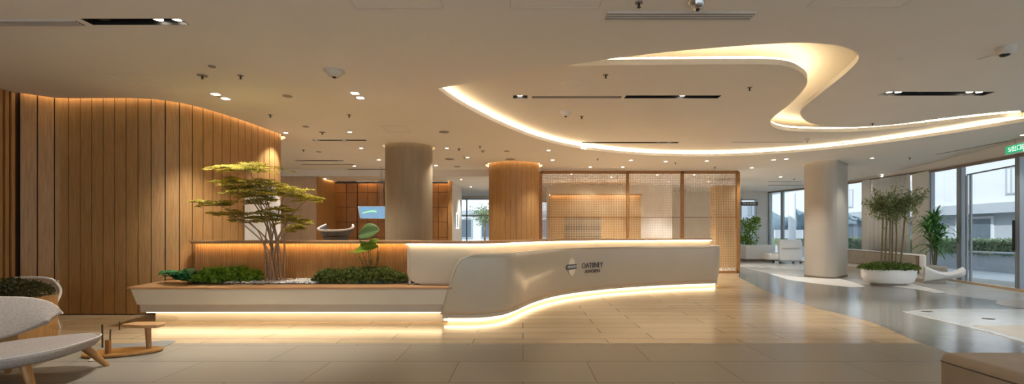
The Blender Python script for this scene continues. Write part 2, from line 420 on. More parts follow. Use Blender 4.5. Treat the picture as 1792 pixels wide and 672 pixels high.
# arched white door set in the wood wall
dc = [p for p in fine if p.y > 7.95 and p.y < 9.08 and p.x > -5.06]
dn = offset(dc, -0.02); db = offset(dc, 0.005)
mb = MB(); rows = []
Ld = len(dc) - 1
def archz(i): t = (i / Ld) * 2 - 1; return 1.72 + 0.5 * math.sqrt(max(0, 1 - t * t))
frontb = [(p.x, p.y, 0.0) for p in dn]; frontt = [(p.x, p.y, archz(i)) for i, p in enumerate(dn)]
backb = [(p.x, p.y, 0.0) for p in db]; backt = [(p.x, p.y, archz(i)) for i, p in enumerate(db)]
mb.grid([frontb, frontt]); mb.grid([frontt, backt]); mb.grid([backb, frontb]); mb.grid([backt, backb])
door1 = struct(mb.build('door_1', 'white'))

# ---- columns
colA = (xat(716, 10.27), 10.27); rA = 0.53
colB = (xat(899.5, 13.0), 13.0); rB = 0.73
o = MB().lathe([(rA, 0), (rA, DECK)], (*colA, 0), 64).build('column', 'column', smooth=30)
struct(o)
MB().lathe([(rA + .012, 0), (rA + .012, .06)], (*colA, 0), 64).build('column_base', 'frame_brown', o, smooth=30)
mb = MB(); nb = 30
for k in range(nb):
    a0 = 2 * math.pi * k / nb + .004; a1 = 2 * math.pi * (k + 1) / nb - .004
    arc = [a0 + (a1 - a0) * j / 4 for j in range(5)]
    poly = [(colB[0] + rB * math.cos(a), colB[1] + rB * math.sin(a)) for a in arc] + [(colB[0] + (rB - .03) * math.cos(a), colB[1] + (rB - .03) * math.sin(a)) for a in reversed(arc)]
    mb.prism(poly, 0, DECK)
o = struct(mb.build('column', 'oak', smooth=30))
MB().lathe([(rB - .02, 0), (rB - .02, DECK)], (*colB, 0), 48).build('column_core', 'groove', o)
CC = smoothpath(v2([(8.46, 12.0), (8.3, 11.99), (8.15, 12.06), (8.05, 12.25), (8.02, 12.52), (8.08, 12.8), (8.3, 13.02), (8.75, 13.15), (9.1, 13.1)]), 6)
CCp = [(p.x, p.y) for p in CC] + [(9.30, 12.9), (9.27, 12.72)]
o = struct(MB().prism(CCp, 0.05, DECK).build('column', 'plaster_warm', smooth=25))
cc = Vector((8.6, 12.5))
MB().prism([tuple(cc + (Vector(p) - cc) * 1.012) for p in CCp], 0, 0.05).build('column_base', 'frame_brown', o)

# ---- ceiling
Rfar = [(766, 155), (790, 173), (830, 196), (880, 220), (940, 243), (1000, 257.5), (1080, 268), (1150, 272.5), (1215, 273.8), (1280, 273), (1400, 266), (1500, 256), (1600, 243), (1700, 228), (1792, 213), (1850, 203)]
Rnear = [(1850, 196), (1800, 194), (1748, 196), (1658, 206), (1569, 218), (1500, 222.5), (1450, 222), (1418, 215), (1403, 205), (1402, 193), (1433, 166), (1478, 130), (1500, 108), (1502, 97), (1487, 86), (1451, 77.5), (1402, 75), (1344, 77), (1260, 83), (1180, 90), (1120, 96.5), (1070, 103), (1000, 113.5), (930, 124.5), (860, 136.5), (800, 149), (766, 155)]
RF = smoothpath(v2([ce(*p) for p in Rfar]), 6); RN = smoothpath(v2([ce(*p) for p in Rnear]), 6)
Rloop = RF + RN[:-1]
wallhole = offset(fine, -0.085)
wallhole = [(p.x, p.y) for p in wallhole] + [(-5.9, 9.8), (-8.5, 9.8), (-8.5, 6.30)]
cchole = [tuple(cc + (Vector(p) - cc) * 1.0 + (Vector(p) - cc).normalized() * .05) for p in CCp]
slots_main, slots_isl = [], []
def slotrect(x0, x1, yc, w, z):
    Y = (z - EYE) * F / (HY - yc); return (xat(x0, Y), xat(x1, Y), Y - w / 2, Y + w / 2)
SL = {
 'A': (slotrect(152, 323, 38, .12, H), H), 'E': (slotrect(547, 641, 245.5, .11, H), H), 'G': (slotrect(517, 601, 281, .12, H), H),
 'R': (slotrect(1545, 1731, 164, .17, H), H), 'F': (slotrect(1345, 1402, 318, .10, H), H),
 'B': (slotrect(1094, 1259, 169.5, .14, HI), HI), 'C': (slotrect(1018, 1187, 249.5, .14, HI), HI), 'S': (slotrect(898, 923, 169.5, .14, HI), HI)}
main_loops = [[(-9.5, -3), (WW[0][0] + .1, -3)] + [(p[0] + .1, p[1]) for p in WW[1:-1]] + [(12.3, 21.2), (12.3, 22.3), (-.9, 22.3), (-.9, 13.85), (-9.5, 13.85)],
              [(p.x, p.y) for p in Rloop], wallhole, circle(colA, rA + .06), circle(colB, rB + .10), cchole]
for k, (r, z) in SL.items():
    if z == H: main_loops.append(rect(*r))
def dedupe(lp):
    out = []
    for p in lp:
        if not out or (Vector(p[:2]) - Vector(out[-1][:2])).length > 1e-3: out.append(p)
    if (Vector(out[0][:2]) - Vector(out[-1][:2])).length < 1e-3: out.pop()
    return out
main_loops = [dedupe(l) for l in main_loops]
struct(fill('ceiling', main_loops, H, H + .07, 'ceiling'))
# recessed field inside the swoop
Iedge = [(860, 116), (930, 115.5), (1000, 115), (1100, 114), (1200, 113), (1290, 112.5), (1345, 113), (1380, 117), (1403, 128), (1413, 142), (1404, 160), (1380, 184), (1357, 202), (1348, 212), (1353, 222), (1378, 228.5), (1430, 231), (1500, 230), (1600, 222), (1700, 211), (1770, 204.5), (1788, 204), (1789, 208)]
IE = smoothpath(v2([isl(*p) for p in Iedge]), 6)
RFo = offset(RF, 0.0)
far_out = [Vector((p.x, p.y)) for p in offset(RF, -0.0)]
# find the outward side of the far boundary
test = offset(RF, 0.25); cen = Vector(isl(1100, 190))
sgn = 1 if (test[40] - cen).length > (RF[40] - cen).length else -1
Fo = offset(RF, 0.25 * sgn)
tipx = IE[-1].x
Fo = [p for p in Fo if p.x < tipx + .1]
nearleft = [Vector((Fo[0].x, Fo[0].y - .35)), Vector((IE[0].x, IE[0].y))]
Iloop = [(p.x, p.y) for p in IE] + [(p.x, p.y) for p in reversed(Fo)] + [(nearleft[0].x, nearleft[0].y)]
isl_loops = [dedupe(Iloop)] + [rect(*r) for k, (r, z) in SL.items() if z == HI]
struct(fill('ceiling', isl_loops, HI, HI + .075, 'ceiling'))
struct(MB().box(-9.6, 12.6, -3.1, 22.4, DECK, DECK + .1).build('ceiling', 'ceiling'))
# lower ceiling of the back office, with its edge beam
struct(MB().box(-9.5, -.9, 13.85, 22.4, 3.0, 3.08).build('ceiling', 'ceiling'))
struct(MB().box(-9.5, -.9, 13.80, 13.9, 3.0, DECK).build('trim_1', 'ceiling'))
struct(MB().box(-.95, -.85, 13.85, 22.3, 3.0, DECK).build('trim_2', 'ceiling'))
struct(MB().box(-9.6, 9.4, -3.1, -3.0, 3.0, DECK).build('trim_3', 'ceiling'))

# ---- back walls
def wallseg(name, x0, x1, Y, z0, z1, m='plaster', t=.12, parent=None): return MB().box(x0, x1, Y, Y + t, z0, z1).build(name, m, parent)
w1 = struct(MB().box(-9.5, xat(553, 13.93), 13.93, 14.05, 0, 3.2).build('wall_back', 'oak_pale'))
mb = MB()
for k in range(14):
    x = xat(553, 13.93) - .01 - k * .46; mb.box(x - .46 + .012, x, 13.915, 13.93, 0, 3.2)
mb.build('wall_panel', 'oak_pale', w1)
xa = xat(585, 15.1); xb = xat(785, 15.1)
struct(MB().obox((xat(553, 13.93), 13.98), (xa, 15.12), .06, 0, 3.0).build('wall_back', 'oak'))
cab = struct(MB().box(xa, xb, 15.16, 15.3, 0, 2.93).build('wall_back', 'groove'))
mb = MB(); xs = [585, 606, 624.5, 625.5, 643, 660, 672, 690, 708, 726, 744, 757, 767, 785]
xs = [xat(p, 15.1) for p in xs]; zs = [0, .55, 1.1, 1.62, 2.12, 2.62, 2.93]
for a, b in zip(xs, xs[1:]):
    if b - a < .05: continue
    for c, d in zip(zs, zs[1:]): mb.box(a + .006, b - .006, 15.11, 15.16, c + .005, d - .005)
mb.build('wall_panel', 'oak_dark', cab, bevel=.004)
struct(MB().box(xb, xb + .1, 15.1, 17.6, 0, 3.0).build('wall_back', 'plaster'))
struct(MB().box(xb - .02, xb + .12, 15.08, 15.12, 0, 3.0).build('trim_4', 'oak'))
# long back wall with window openings
def openwall(x0, x1, Y, ztop, opens, m='plaster'):
    mb = MB(); x = x0
    for (a, b, z0, z1) in opens:
        mb.box(x, a, Y, Y + .15, 0, ztop)
        if z0 > 0: mb.box(a, b, Y, Y + .15, 0, z0)
        mb.box(a, b, Y, Y + .15, z1, ztop); x = b
    mb.box(x, x1, Y, Y + .15, 0, ztop); return mb.build('wall_back', m)
BW = [(-3.7, -1.0, 0, 2.88), (.78, 1.28, .1, 2.75), (5.2, 7.0, 0.0, 2.35), (10.25, 11.0, 0, 2.85)]
struct(openwall(-9.5, 11.75, 21.0, DECK, BW))
for i, (a, b, z0, z1) in enumerate(BW):
    mb = MB(); t = .05
    mb.box(a, b, 20.98, 21.1, z1 - t, z1); mb.box(a, b, 20.98, 21.1, z0, z0 + t); mb.box(a, a + t, 20.98, 21.1, z0, z1); mb.box(b - t, b, 20.98, 21.1, z0, z1)
    if b - a > 1.2: mb.box((a + b) / 2 - .02 - .3, (a + b) / 2 + .03 - .3, 21.0, 21.08, z0, z1); mb.box(a, b, 21.0, 21.08, 2.05, 2.10)
    w = struct(mb.build('window_%d' % (i + 1), 'frame')); MB().box(a + t, b - t, 21.03, 21.04, z0 + t, z1 - t).build('pane', 'glass', w)
struct(MB().box(-9.6, -9.5, 6.2, 22, 0, DECK).build('wall_far_left', 'plaster'))

# ---- wood volume behind the screen
wv = struct(MB().box(xat(962, 17), xat(1122, 17), 17.0, 17.8, 0, 2.70).build('wall_divider', 'oak'))
gx0, gx1 = xat(988, 17), xat(1052, 17)
MB().box(gx0, gx1, 16.97, 17.0, .5, zat(380, 17)).build('grille_back', 'black', wv)
mb = MB(); z = .52
while z < zat(380, 17): mb.box(gx0, gx1, 16.93, 16.97, z, z + .025); z += .055
mb.build('grille_blades', 'grey_item', wv)
struct(MB().box(xat(962, 17) - .05, xat(1122, 17) + 1.6, 18.2, 18.35, 0, DECK).build('wall_divider', 'plaster'))
struct(MB().box(xat(1253, 16), xat(1292, 16), 16.0, 16.5, 0, 2.95).build('wall_divider', 'oak'))

# ---- window wall segments
gl = struct(MB().add([], []).box(0, 0.001, 0, 0.001, -1, -.99).build('wall_right', 'plaster'))
bpy.data.objects.remove(gl)
mb = MB()
for a, b in zip(WW, WW[1:]):
    d = Vector((b[0] - a[0], b[1] - a[1])).normalized(); n = Vector((d.y, -d.x)) * .16
    p0 = (a[0], a[1]); p1 = (b[0], b[1]); p2 = (b[0] + n.x, b[1] + n.y); p3 = (a[0] + n.x, a[1] + n.y)
    vs = [(*p0, a[2]), (*p1, b[2]), (*p2, b[2]), (*p3, a[2]), (*p0, DECK), (*p1, DECK), (*p2, DECK), (*p3, DECK)]
    mb.add(vs, [(0, 1, 2, 3), (4, 7, 6, 5), (0, 4, 5, 1), (1, 5, 6, 2), (2, 6, 7, 3), (3, 7, 4, 0)])
struct(mb.build('wall_right', 'ceiling'))
def rail(z0f, h, w, m, name, a=0, parent=None):
    mb = MB()
    for p, q in zip(WW, WW[1:]):
        d = Vector((q[0] - p[0], q[1] - p[1])).normalized(); n = Vector((-d.y, d.x)) * w
        zs = (z0f(p), z0f(q)); pts = [(p[0], p[1]), (q[0], q[1]), (q[0] + n.x, q[1] + n.y), (p[0] + n.x, p[1] + n.y)]
        zz = [zs[0], zs[1], zs[1], zs[0]]
        mb.add([(x, y, z) for (x, y), z in zip(pts, zz)] + [(x, y, z + h) for (x, y), z in zip(pts, zz)], [(0, 3, 2, 1), (4, 5, 6, 7), (0, 1, 5, 4), (1, 2, 6, 5), (2, 3, 7, 6), (3, 0, 4, 7)])
    return mb.build(name, m, parent)
struct(rail(lambda p: p[2] - .05, .07, .07, 'frame_brown', 'trim_5'))
struct(rail(lambda p: 0.0, .05, .10, 'oak_pale', 'trim_6'))
def post(px, w, m='frame', d=.10, inset=0.0):
    p = wwall(px); q = wwall(px + 2); t = Vector((q.x - p.x, q.y - p.y)).normalized(); n = Vector((-t.y, t.x))
    if n.x > 0: n = -n
    c = Vector((p.x, p.y)) + n * inset
    a = c - t * w / 2; b = c + t * w / 2
    return a, b, p.z
nwin = 5
spans = [(1346, 1370), (1370, 1415), (1415, 1481), (1481, 1513), (1513, 1526), (1602, 1631), (1631, 1684), (1684, 1786), (1786, 1900)]
for i, (xa_, xb_) in enumerate(spans):
    a = wwall(min(xb_, 1900)); b = wwall(xa_)
    pts = [b, a]
    mid = [Vector(w) for w in WW if min(a.y, b.y) < w[1] < max(a.y, b.y)]
    chain = sorted([a, b] + mid, key=lambda p: p.y)
    solid = (xa_, xb_) in ((1513, 1526), (1602, 1631))
    mb = MB()
    for p, q in zip(chain, chain[1:]):
        if solid:
            mb.obox((p.x - .02, p.y), (q.x - .02, q.y), .14, 0, p.z)
        else:
            mb.obox((p.x + .04, p.y), (q.x + .04, q.y), .012, .05, min(p.z, q.z) - .02)
    if solid: struct(mb.build('wall_right', 'plaster')); continue
    fr = MB(); p = a; t = (b - a); t = Vector((t.x, t.y)).normalized()
    w_ = .12 if xb_ == 1684 else .07
    fr.obox((a.x, a.y), (a.x + t.x * w_, a.y + t.y * w_), .11, .0, a.z)
    fr.obox((b.x - t.x * .05, b.y - t.y * .05), (b.x, b.y), .09, .0, b.z)
    w = struct(fr.build('window_%d' % nwin, 'frame')); nwin += 1
    mb.build('pane', 'glass', w)
    if (xa_, xb_) == (1684, 1786):
        m2 = MB(); pa = wwall(1693); pb = wwall(1783)
        for zz in (2.66,): m2.obox((pa.x, pa.y), (pb.x, pb.y), .04, zz, zz + .03)
        for px in (1692, 1699):
            q = wwall(px); m2.obox((q.x, q.y - .02), (q.x, q.y + .02), .04, .05, 2.66)
        m2.build('window_frame', 'frame', w)
        rot = Matrix(((-t.x, 0, -t.y), (-t.y, 0, t.x), (0, 1, 0))).transposed()
        q = wwall(1706); xv = -t; nv = Vector((-abs(t.y), 0, 0))
        zax = Vector((-t.y, t.x, 0)); zax = zax if zax.x < 0 else -zax
        xax = Vector((0, 0, 1)).cross(zax).normalized() * 1
        yax = Vector((0, 0, 1)); rm = Matrix((xax, yax, zax)).transposed()
        text('ABUIII IBIU UIL', 'window_lettering', 'paper', .10, (q.x - .0, q.y - .2, zat(441, q.y)), rm, w, .001)
        hp = wwall(1784)
        MB().obox((hp.x - .10, hp.y), (hp.x - .10, hp.y + .04), .03, .85, 1.5).build('door_handle', 'black', w, bevel=.005)

# ---- floor, its inlays and painted sun patches
struct(MB().box(-9.6, 12.4, -3.1, 22.4, -.1, 0.0).build('floor', 'stone_pale'))
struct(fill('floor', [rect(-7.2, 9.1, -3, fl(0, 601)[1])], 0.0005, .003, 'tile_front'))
EDGE = smoothpath(v2([fl(1293, 486), fl(1344, 510), fl(1425, 538), fl(1518, 562), fl(1600, 596), fl(1680, 625), fl(1792, 668), fl(1900, 710)]), 8)
y601 = fl(0, 601)[1]
e1 = [p for p in EDGE if p.y > y601]
cut = None
for p, q in zip(EDGE, EDGE[1:]):
    if p.y > y601 >= q.y: cut = p.lerp(q, (p.y - y601) / (p.y - q.y))
warm = [(-7.2, y601), (cut.x, cut.y)] + [(p.x, p.y) for p in reversed(e1)] + [(6.6, 13.7), (-7.2, 13.7)]
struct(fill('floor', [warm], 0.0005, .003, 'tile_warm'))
UP = smoothpath(v2([fl(1293, 467), fl(1365, 482), fl(1450, 493), fl(1560, 503), fl(1700, 521), fl(1792, 532)]), 6)
greyloop = [(p.x, p.y) for p in EDGE] + [(EDGE[-1].x + 5, EDGE[-1].y), (9.35, 5.5)] + [(p.x, p.y) for p in reversed(UP)]
struct(fill('floor', [dedupe(greyloop)], 0.0035, .005, 'stone_grey'))
def patch(pts, m, z=.006, n=4, sm=False):  # flat floor shape, for stone inlays and painted sun patches
    P = v2([fl(*p) for p in pts]); P = smoothpath(P, n, True) if sm else P
    return struct(fill('floor', [[(p.x, p.y) for p in P]], z - .0008, z, m))
patch([(1345, 479), (1400, 485), (1470, 488), (1500, 496), (1515, 502), (1490, 503), (1430, 497), (1380, 490)], 'white', .0062)  # sunlight by the white column, painted as a pale flat shape
patch([(1596, 497), (1625, 504), (1660, 513), (1636, 513), (1600, 506), (1560, 502)], 'white', .0062)  # patch of sun beside the planter, put in as pale colour
patch([(1580, 546), (1612, 542.5), (1660, 541), (1792, 542), (1850, 543), (1850, 615), (1792, 600), (1730, 582), (1680, 570), (1630, 558)], 'stone_blue', .0068)
patch([(1697, 570), (1792, 571), (1850, 571), (1850, 605), (1792, 594), (1740, 581)], 'stone_beige', .0078)
patch([(1741, 530), (1760, 525.5), (1792, 526), (1840, 529), (1850, 545), (1792, 540), (1758, 536)], 'stone_beige', .0078, 4, True)
P = [Vector(fl(*p)) for p in [(1580, 546), (1630, 558), (1680, 570), (1730, 582), (1792, 600), (1850, 615)]]
struct(MB().tube([(p.x, p.y, .007) for p in P], .006, 4).build('trim_7', 'white'))

# ================================================================ STRIP LIGHTS
def strip(path, z, r, label, closed=False, m='led', group=None, xo=None):
    o = MB().tube([(p[0], p[1], z) for p in path], r, 6, closed).build('light_strip', m, smooth=60)
    return tag(o, label, 'light strip', group)
wp = resample(offset(fine, -0.045), .12)
strip(wp, H + .10, .012, 'warm strip light glowing along the ceiling gap over the curved timber wall')
strip(offset(RF, .035 * sgn), H + .085, .016, 'long warm strip light along the far sweeping edge of the recessed ceiling')
IEs = offset(IE, 0.03); IEs2 = offset(IE, -.03)
ins = IEs if (IEs[20] - cen).length < (IE[20] - cen).length else IEs2
ins = [p for i, p in enumerate(ins) if i % 1 == 0]
strip(ins[:-6], HI + .092, .016, 'winding warm strip light on the S-shaped cove edge of the ceiling')
strip(circle(colA, rA + .03, 40), H + .13, .009, 'warm ring light around the top of the taupe column', True)
strip(circle(colB, rB + .055, 48), H + .10, .013, 'warm ring light around the top of the timber-clad column', True)
strip([tuple(cc + (Vector(p) - cc) + (Vector(p) - cc).normalized() * .028) for p in CCp[:50]], H + .13, .008, 'faint warm ring light around the top of the white column')
MB().box(xat(962, 17), xat(1122, 17), 16.86, 16.88, 2.66, 2.74).build('light_lip', 'oak', wv)
strip([(xat(962, 16.9), 16.93), (xat(1122, 16.9), 16.93)], 2.70, .012, 'warm strip light on top of the timber divider behind the lattice screen', m='led_soft')
strip([(xat(565, 14.3) + .02, 14.35), (xa + .04, 14.98)], 2.985, .006, 'warm strip light above the slanting timber wall of the back office', m='led_soft')
strip([(xat(627, 15.0), 15.0), (xat(659, 15.0), 15.0)], 2.985, .007, 'short warm strip light above the cabinet bay behind the screen', m='led_soft')
strip([(xat(757, 15.0), 15.0), (xat(784, 15.0), 15.0)], 2.985, .007, 'short warm strip light above the cabinets right of the taupe column', m='led_soft')

struct(MB().box(xat(625, 15.0), xat(662, 15.0), 14.92, 14.94, 2.95, 3.0).box(xat(755, 15.0), xat(785, 15.0), 14.92, 14.94, 2.95, 3.0).obox((xat(565, 14.3) + .10, 14.33), (xa + .14, 14.96), .015, 2.955, 3.0).build('trim_8', 'ceiling'))

# ================================================================ BENCH PLANTER
YF = 5.9
bench = thing('planter_bench', 'long low cream planter bench with oak top and glowing plinth', 'planter bench', (-3.2, 6.2, 0))
xl = -5.23
topl = [(xl, YF - .02), (-.93, YF - .02), (-.95, 6.16), (-1.60, 6.16), (-1.60, 6.24), (-4.62, 6.24), (-4.75, 6.3), (-4.9, 6.62), (-5.13, 7.0), (-5.25, 6.83), (-5.42, 6.66)]
hole = []
MB().prism(topl, .475, .50).build('bench_top', 'oak_flat', bench, bevel=.004)
def slantbox(x0t, x0b, x1t, x1b, yf_t, yf_b, yb, zb, zt):
    vs = [(x0b, yf_b, zb), (x1b, yf_b, zb), (x1b, yb, zb), (x0b, yb, zb), (x0t, yf_t, zt), (x1t, yf_t, zt), (x1t, yb, zt), (x0t, yb, zt)]
    return MB().add(vs, [(0, 3, 2, 1), (4, 5, 6, 7), (0, 1, 5, 4), (1, 2, 6, 5), (2, 3, 7, 6), (3, 0, 4, 7)])
slantbox(-5.20, -5.13, -.94, -1.04, 5.90, 5.92, 6.85, .262, .475).build('front_panel', 'cream', bench, bevel=.012, seg=3)
slantbox(-5.14, -5.12, -1.02, -1.06, 5.97, 5.97, 6.8, .155, .262).build('lower_panel', 'taupe', bench, bevel=.006)
slantbox(-5.06, -5.06, -1.00, -1.00, 6.14, 6.14, 6.7, 0, .155).build('plinth', 'cream', bench)
MB().box(-5.1, -1.85, 6.86, 6.9, .26, .49).build('rear_panel', 'cream', bench)
# glowing strip under the bench
s = MB().tube([(-5.12, 6.07, .143), (-1.1, 6.07, .143)], .010, 6).build('light_strip', 'led_floor', bench)
MB().prism([(-4.66, 6.24), (-1.62, 6.24), (-1.62, 6.86), (-5.0, 6.86), (-4.9, 6.64)], .48, .505).build('soil', 'soil', bench)

# ================================================================ FLUTED PARTITION
YP = 6.90
par = thing('fluted_partition', 'low fluted oak partition with a lit oak cap behind the planter bench', 'partition', (-3.4, 7.0, 0))
xp0, xp1 = -5.08, -1.64
MB().box(xp0, xp1, YP + .025, YP + .18, 0, 1.07).build('panel', 'oak', par)
mb = MB(); x = xp0
while x < xp1:
    mb.tube([(x, YP + .028, .5), (x, YP + .028, 1.07)], .0125, 6, cap=False); x += .029
mb.build('fluting', 'oak', par, smooth=50)
MB().box(xp0 - .04, xp1 + .03, YP - .07, YP + .28, 1.075, 1.105).build('cap', 'oak_flat', par, bevel=.004)
MB().tube([(xp0 + .02, YP - .05, 1.068), (xp1 - .01, YP - .05, 1.068)], .005, 6).build('light_strip', 'led_amber', par)
MB().box(xp0 - .02, xp1 + .01, YP - .066, YP - .058, 1.056, 1.076).build('cap_lip', 'oak_flat', par)
MB().box(xp1, xp1 + .03, YP - .06, YP + .2, 0.4, 1.075).build('end_panel', 'walnut', par)

# ================================================================ RECEPTION DESK
Fp = [(-1.13, 5.90), (-.87, 5.875), (-.6, 5.89), (-.40, 5.98), (-.22, 6.15), (-.05, 6.50), (.12, 6.98), (.34, 7.48), (.60, 7.93), (.95, 8.35), (1.5, 8.82), (2.2, 9.26), (2.9, 9.60), (3.6, 9.86), (4.1, 9.98), (4.36, 10.06), (4.52, 10.24), (4.58, 10.5), (4.50, 10.8), (4.3, 11.0)]
FP = smoothpath(v2(Fp), 8)
FPn = normals(FP)
rc = thing('reception_desk', 'long S-curved beige reception desk with glowing base and lit counter edge', 'reception desk', (1.2, 8.5, 0))
def rstrip(path, off_t, off_b, z0, z1, nz=1):
    pass
# fascia shell with slanted rounded left end
zb, zt = .13, .935
rows = []
cum = [0]
for a, b in zip(FP, FP[1:]): cum.append(cum[-1] + (b - a).length)
def at(s_):
    if s_ <= 0: return FP[0] + (FP[0] - FP[1]).normalized() * (-s_)
    for i in range(len(cum) - 1):
        if cum[i + 1] >= s_: return FP[i].lerp(FP[i + 1], (s_ - cum[i]) / (cum[i + 1] - cum[i]))
    return FP[-1].copy()
Ltot = cum[-1]; NU = 170; NZ = 14
for j in range(NZ + 1):
    u = j / NZ; z = zb + (zt - zb) * u
    s0 = .02 + .27 * u                             # slanted end, then a round upper corner
    rr = .16; dz = (z - (zt - rr))
    if dz > 0: s0 += rr - math.sqrt(max(0, rr * rr - dz * dz))
    row = []
    bulge = -.012 * math.sin(math.pi * u)          # slight belly
    for i in range(NU + 1):
        s_ = s0 + (Ltot - s0) * i / NU; p = at(s_); q = at(s_ + .02) - at(s_ - .02) if 0 < s_ < Ltot - .03 else (FP[1] - FP[0] if s_ < 1 else FP[-1] - FP[-2])
        q.normalize(); n = Vector((-q.y, q.x))     # left of travel = inwards (away from visitors)
        tuck = (1 - u) ** 2 * .05
        p = p + n * (tuck + bulge); row.append((p.x, p.y, z))
    rows.append(row)
fas = MB().grid(rows).build('fascia', 'shell', rc, smooth=60)
md = fas.modifiers.new('solid', 'SOLIDIFY'); md.thickness = .05; md.offset = -1
# which side is inward
inn = 1
def band(path, d0, d1, z0, z1):
    a = offset(path, d0); b = offset(path, d1)
    mb = MB(); n = len(path)
    ro = [[(p.x, p.y, z0) for p in a], [(p.x, p.y, z1) for p in a], [(p.x, p.y, z1) for p in b], [(p.x, p.y, z0) for p in b], [(p.x, p.y, z0) for p in a]]
    mb.grid(ro)
    mb.f.append((0, n, 2 * n, 3 * n)); mb.f.append((n - 1, 4 * n - 1 - 0, 3 * n - 1, 2 * n - 1))
    return mb
def sub(s0, s1, st=.06):
    n = max(2, int((s1 - s0) / st)); return [at(s0 + (s1 - s0) * i / n) for i in range(n + 1)]
band(sub(.45, Ltot), .01, .24, .915, .93).build('ledge', 'cream', rc)
band(sub(.05, Ltot - .1), .05, .30, .085, .135).build('base_rim', 'taupe', rc, smooth=40)
band(sub(.10, Ltot - .15), .13, .40, 0, .09).build('plinth', 'cream', rc, smooth=40)
MB().tube([(p.x, p.y, .052) for p in offset(sub(.06, Ltot - .2), .105)], .012, 6).build('light_strip', 'led_floor', rc)
# recessed upper body: starts left of the fascia with a rounded lower corner
BPl = v2([(-1.61, 6.20), (-1.4, 6.165), (-1.15, 6.13)]) + [p for p in offset(sub(.25, Ltot), .20)]
BP = resample(smoothpath(BPl, 2), .05)
cb = [0]
for a, b in zip(BP, BP[1:]): cb.append(cb[-1] + (b - a).length)
def atb(s_):
    for i in range(len(cb) - 1):
        if cb[i + 1] >= s_: return BP[i].lerp(BP[i + 1], (s_ - cb[i]) / (cb[i + 1] - cb[i]))
    return BP[-1].copy()
rows = []
for j in range(15):
    u = j / 14; z = .502 + (1.075 - .502) * u; rr = .17; s0 = 0
    dz = (.502 + rr) - z
    if dz > 0: s0 = rr * 1.3 - math.sqrt(max(0, rr * rr - dz * dz)) * 1.3
    rows.append([(*atb(s0 + (cb[-1] - s0) * i / 160), z) for i in range(161)])
ub = MB().grid(rows).build('upper_body', 'cream', rc, smooth=60)
md = ub.modifiers.new('solid', 'SOLIDIFY'); md.thickness = .03; md.offset = -1
MB().box(-1.60, -1.57, 6.24, 6.84, .5, 1.07).build('side_panel', 'cream', rc)
tr = []
for i in range(25): 
    a = math.pi + (math.pi / 2) * i / 24
    s_ = .17 * 1.3 + .17 * 1.3 * math.cos(a); z = .502 + .17 + .17 * math.sin(a) + .035
    p = atb(s_); tr.append((p.x, p.y - .006, z))
for i in range(1, 12): p = atb(.22 + i * .03); tr.append((p.x, p.y - .006, .537))
MB().tube(tr, .0035, 4).build('groove_line', 'piping', rc)
band(BP, -.045, .42, 1.075, 1.105).build('cap', 'oak_flat', rc, smooth=40)
MB().tube([(p.x, p.y, 1.063) for p in offset(BP, -.030)], .007, 6).build('light_strip', 'led_counter', rc)
band([p for p in BP], .36, .40, 0, 1.075).build('rear_panel', 'oak', rc, smooth=40)
# bright edge line along the top of the fascia
MB().tube([(p.x, p.y, .938) for p in offset(sub(.48, Ltot), .012)], .006, 5).build('edge_trim', 'piping', rc)
# emblem and lettering
def deskframe(px, guess):
    best = None
    for i in range(len(FP) - 1):
        k = (px - CX) / F; fa = FP[i].x - k * FP[i].y; fb = FP[i + 1].x - k * FP[i + 1].y
        if fa * fb <= 0: best = i
    p = FP[best]; t = (FP[best + 1] - FP[best]).normalized(); return p, t
def rotm(t, tilt=0):
    x = Vector((t.x, t.y, 0)); z = Vector((t.y, -t.x, 0)); return Matrix((x, Vector((0, 0, 1)), z)).transposed()
p, t = deskframe(1000.5, None)
zc = zat(467, p.y)
out = Vector((t.y, -t.x))
e = MB(); rm = rotm(t)
cpt = Vector((p.x + out.x * .014, p.y + out.y * .014, zc))
def em(poly, m, name, th0, th1, parent):
    vs = [cpt + rm @ Vector((a, b, th0)) for a, b in poly] + [cpt + rm @ Vector((a, b, th1)) for a, b in poly]; n = len(poly)
    return MB().add(vs, [tuple(range(n)), tuple(range(2 * n - 1, n - 1, -1))] + [(i, n + i, n + (i + 1) % n, (i + 1) % n) for i in range(n)]).build(name, m, parent)
ell = [(.105 * math.cos(a) * 1.0, .165 * math.sin(a)) for a in [2 * math.pi * k / 40 for k in range(40)]]
em(ell, 'emblem', 'emblem', -.004, .006, rc)
em([(-.17, -.03), (-.15, -.05), (.13, -.042), (.13, .052), (-.10, .048), (-.15, .045), (-.18, .01)], 'ink', 'emblem_band', .006, .014, rc)
text('OROIOIO', 'emblem_lettering', 'paper', .062, cpt + rm @ Vector((-.01, .003, .016)), rm, rc, .001, sx=.95)
for body, px, py, sz, sx_ in (('OATIINEY', 1040, 464.5, .145, .92), ('AVIOIEN', 1039, 474.5, .095, 1.15)):
    p, t = deskframe(px, None); out = Vector((t.y, -t.x)); rm2 = rotm(t)
    text(body, 'lettering', 'ink', sz, (p.x + out.x * .016, p.y + out.y * .016, zat(py, p.y)), rm2, rc, .004, sx=sx_)

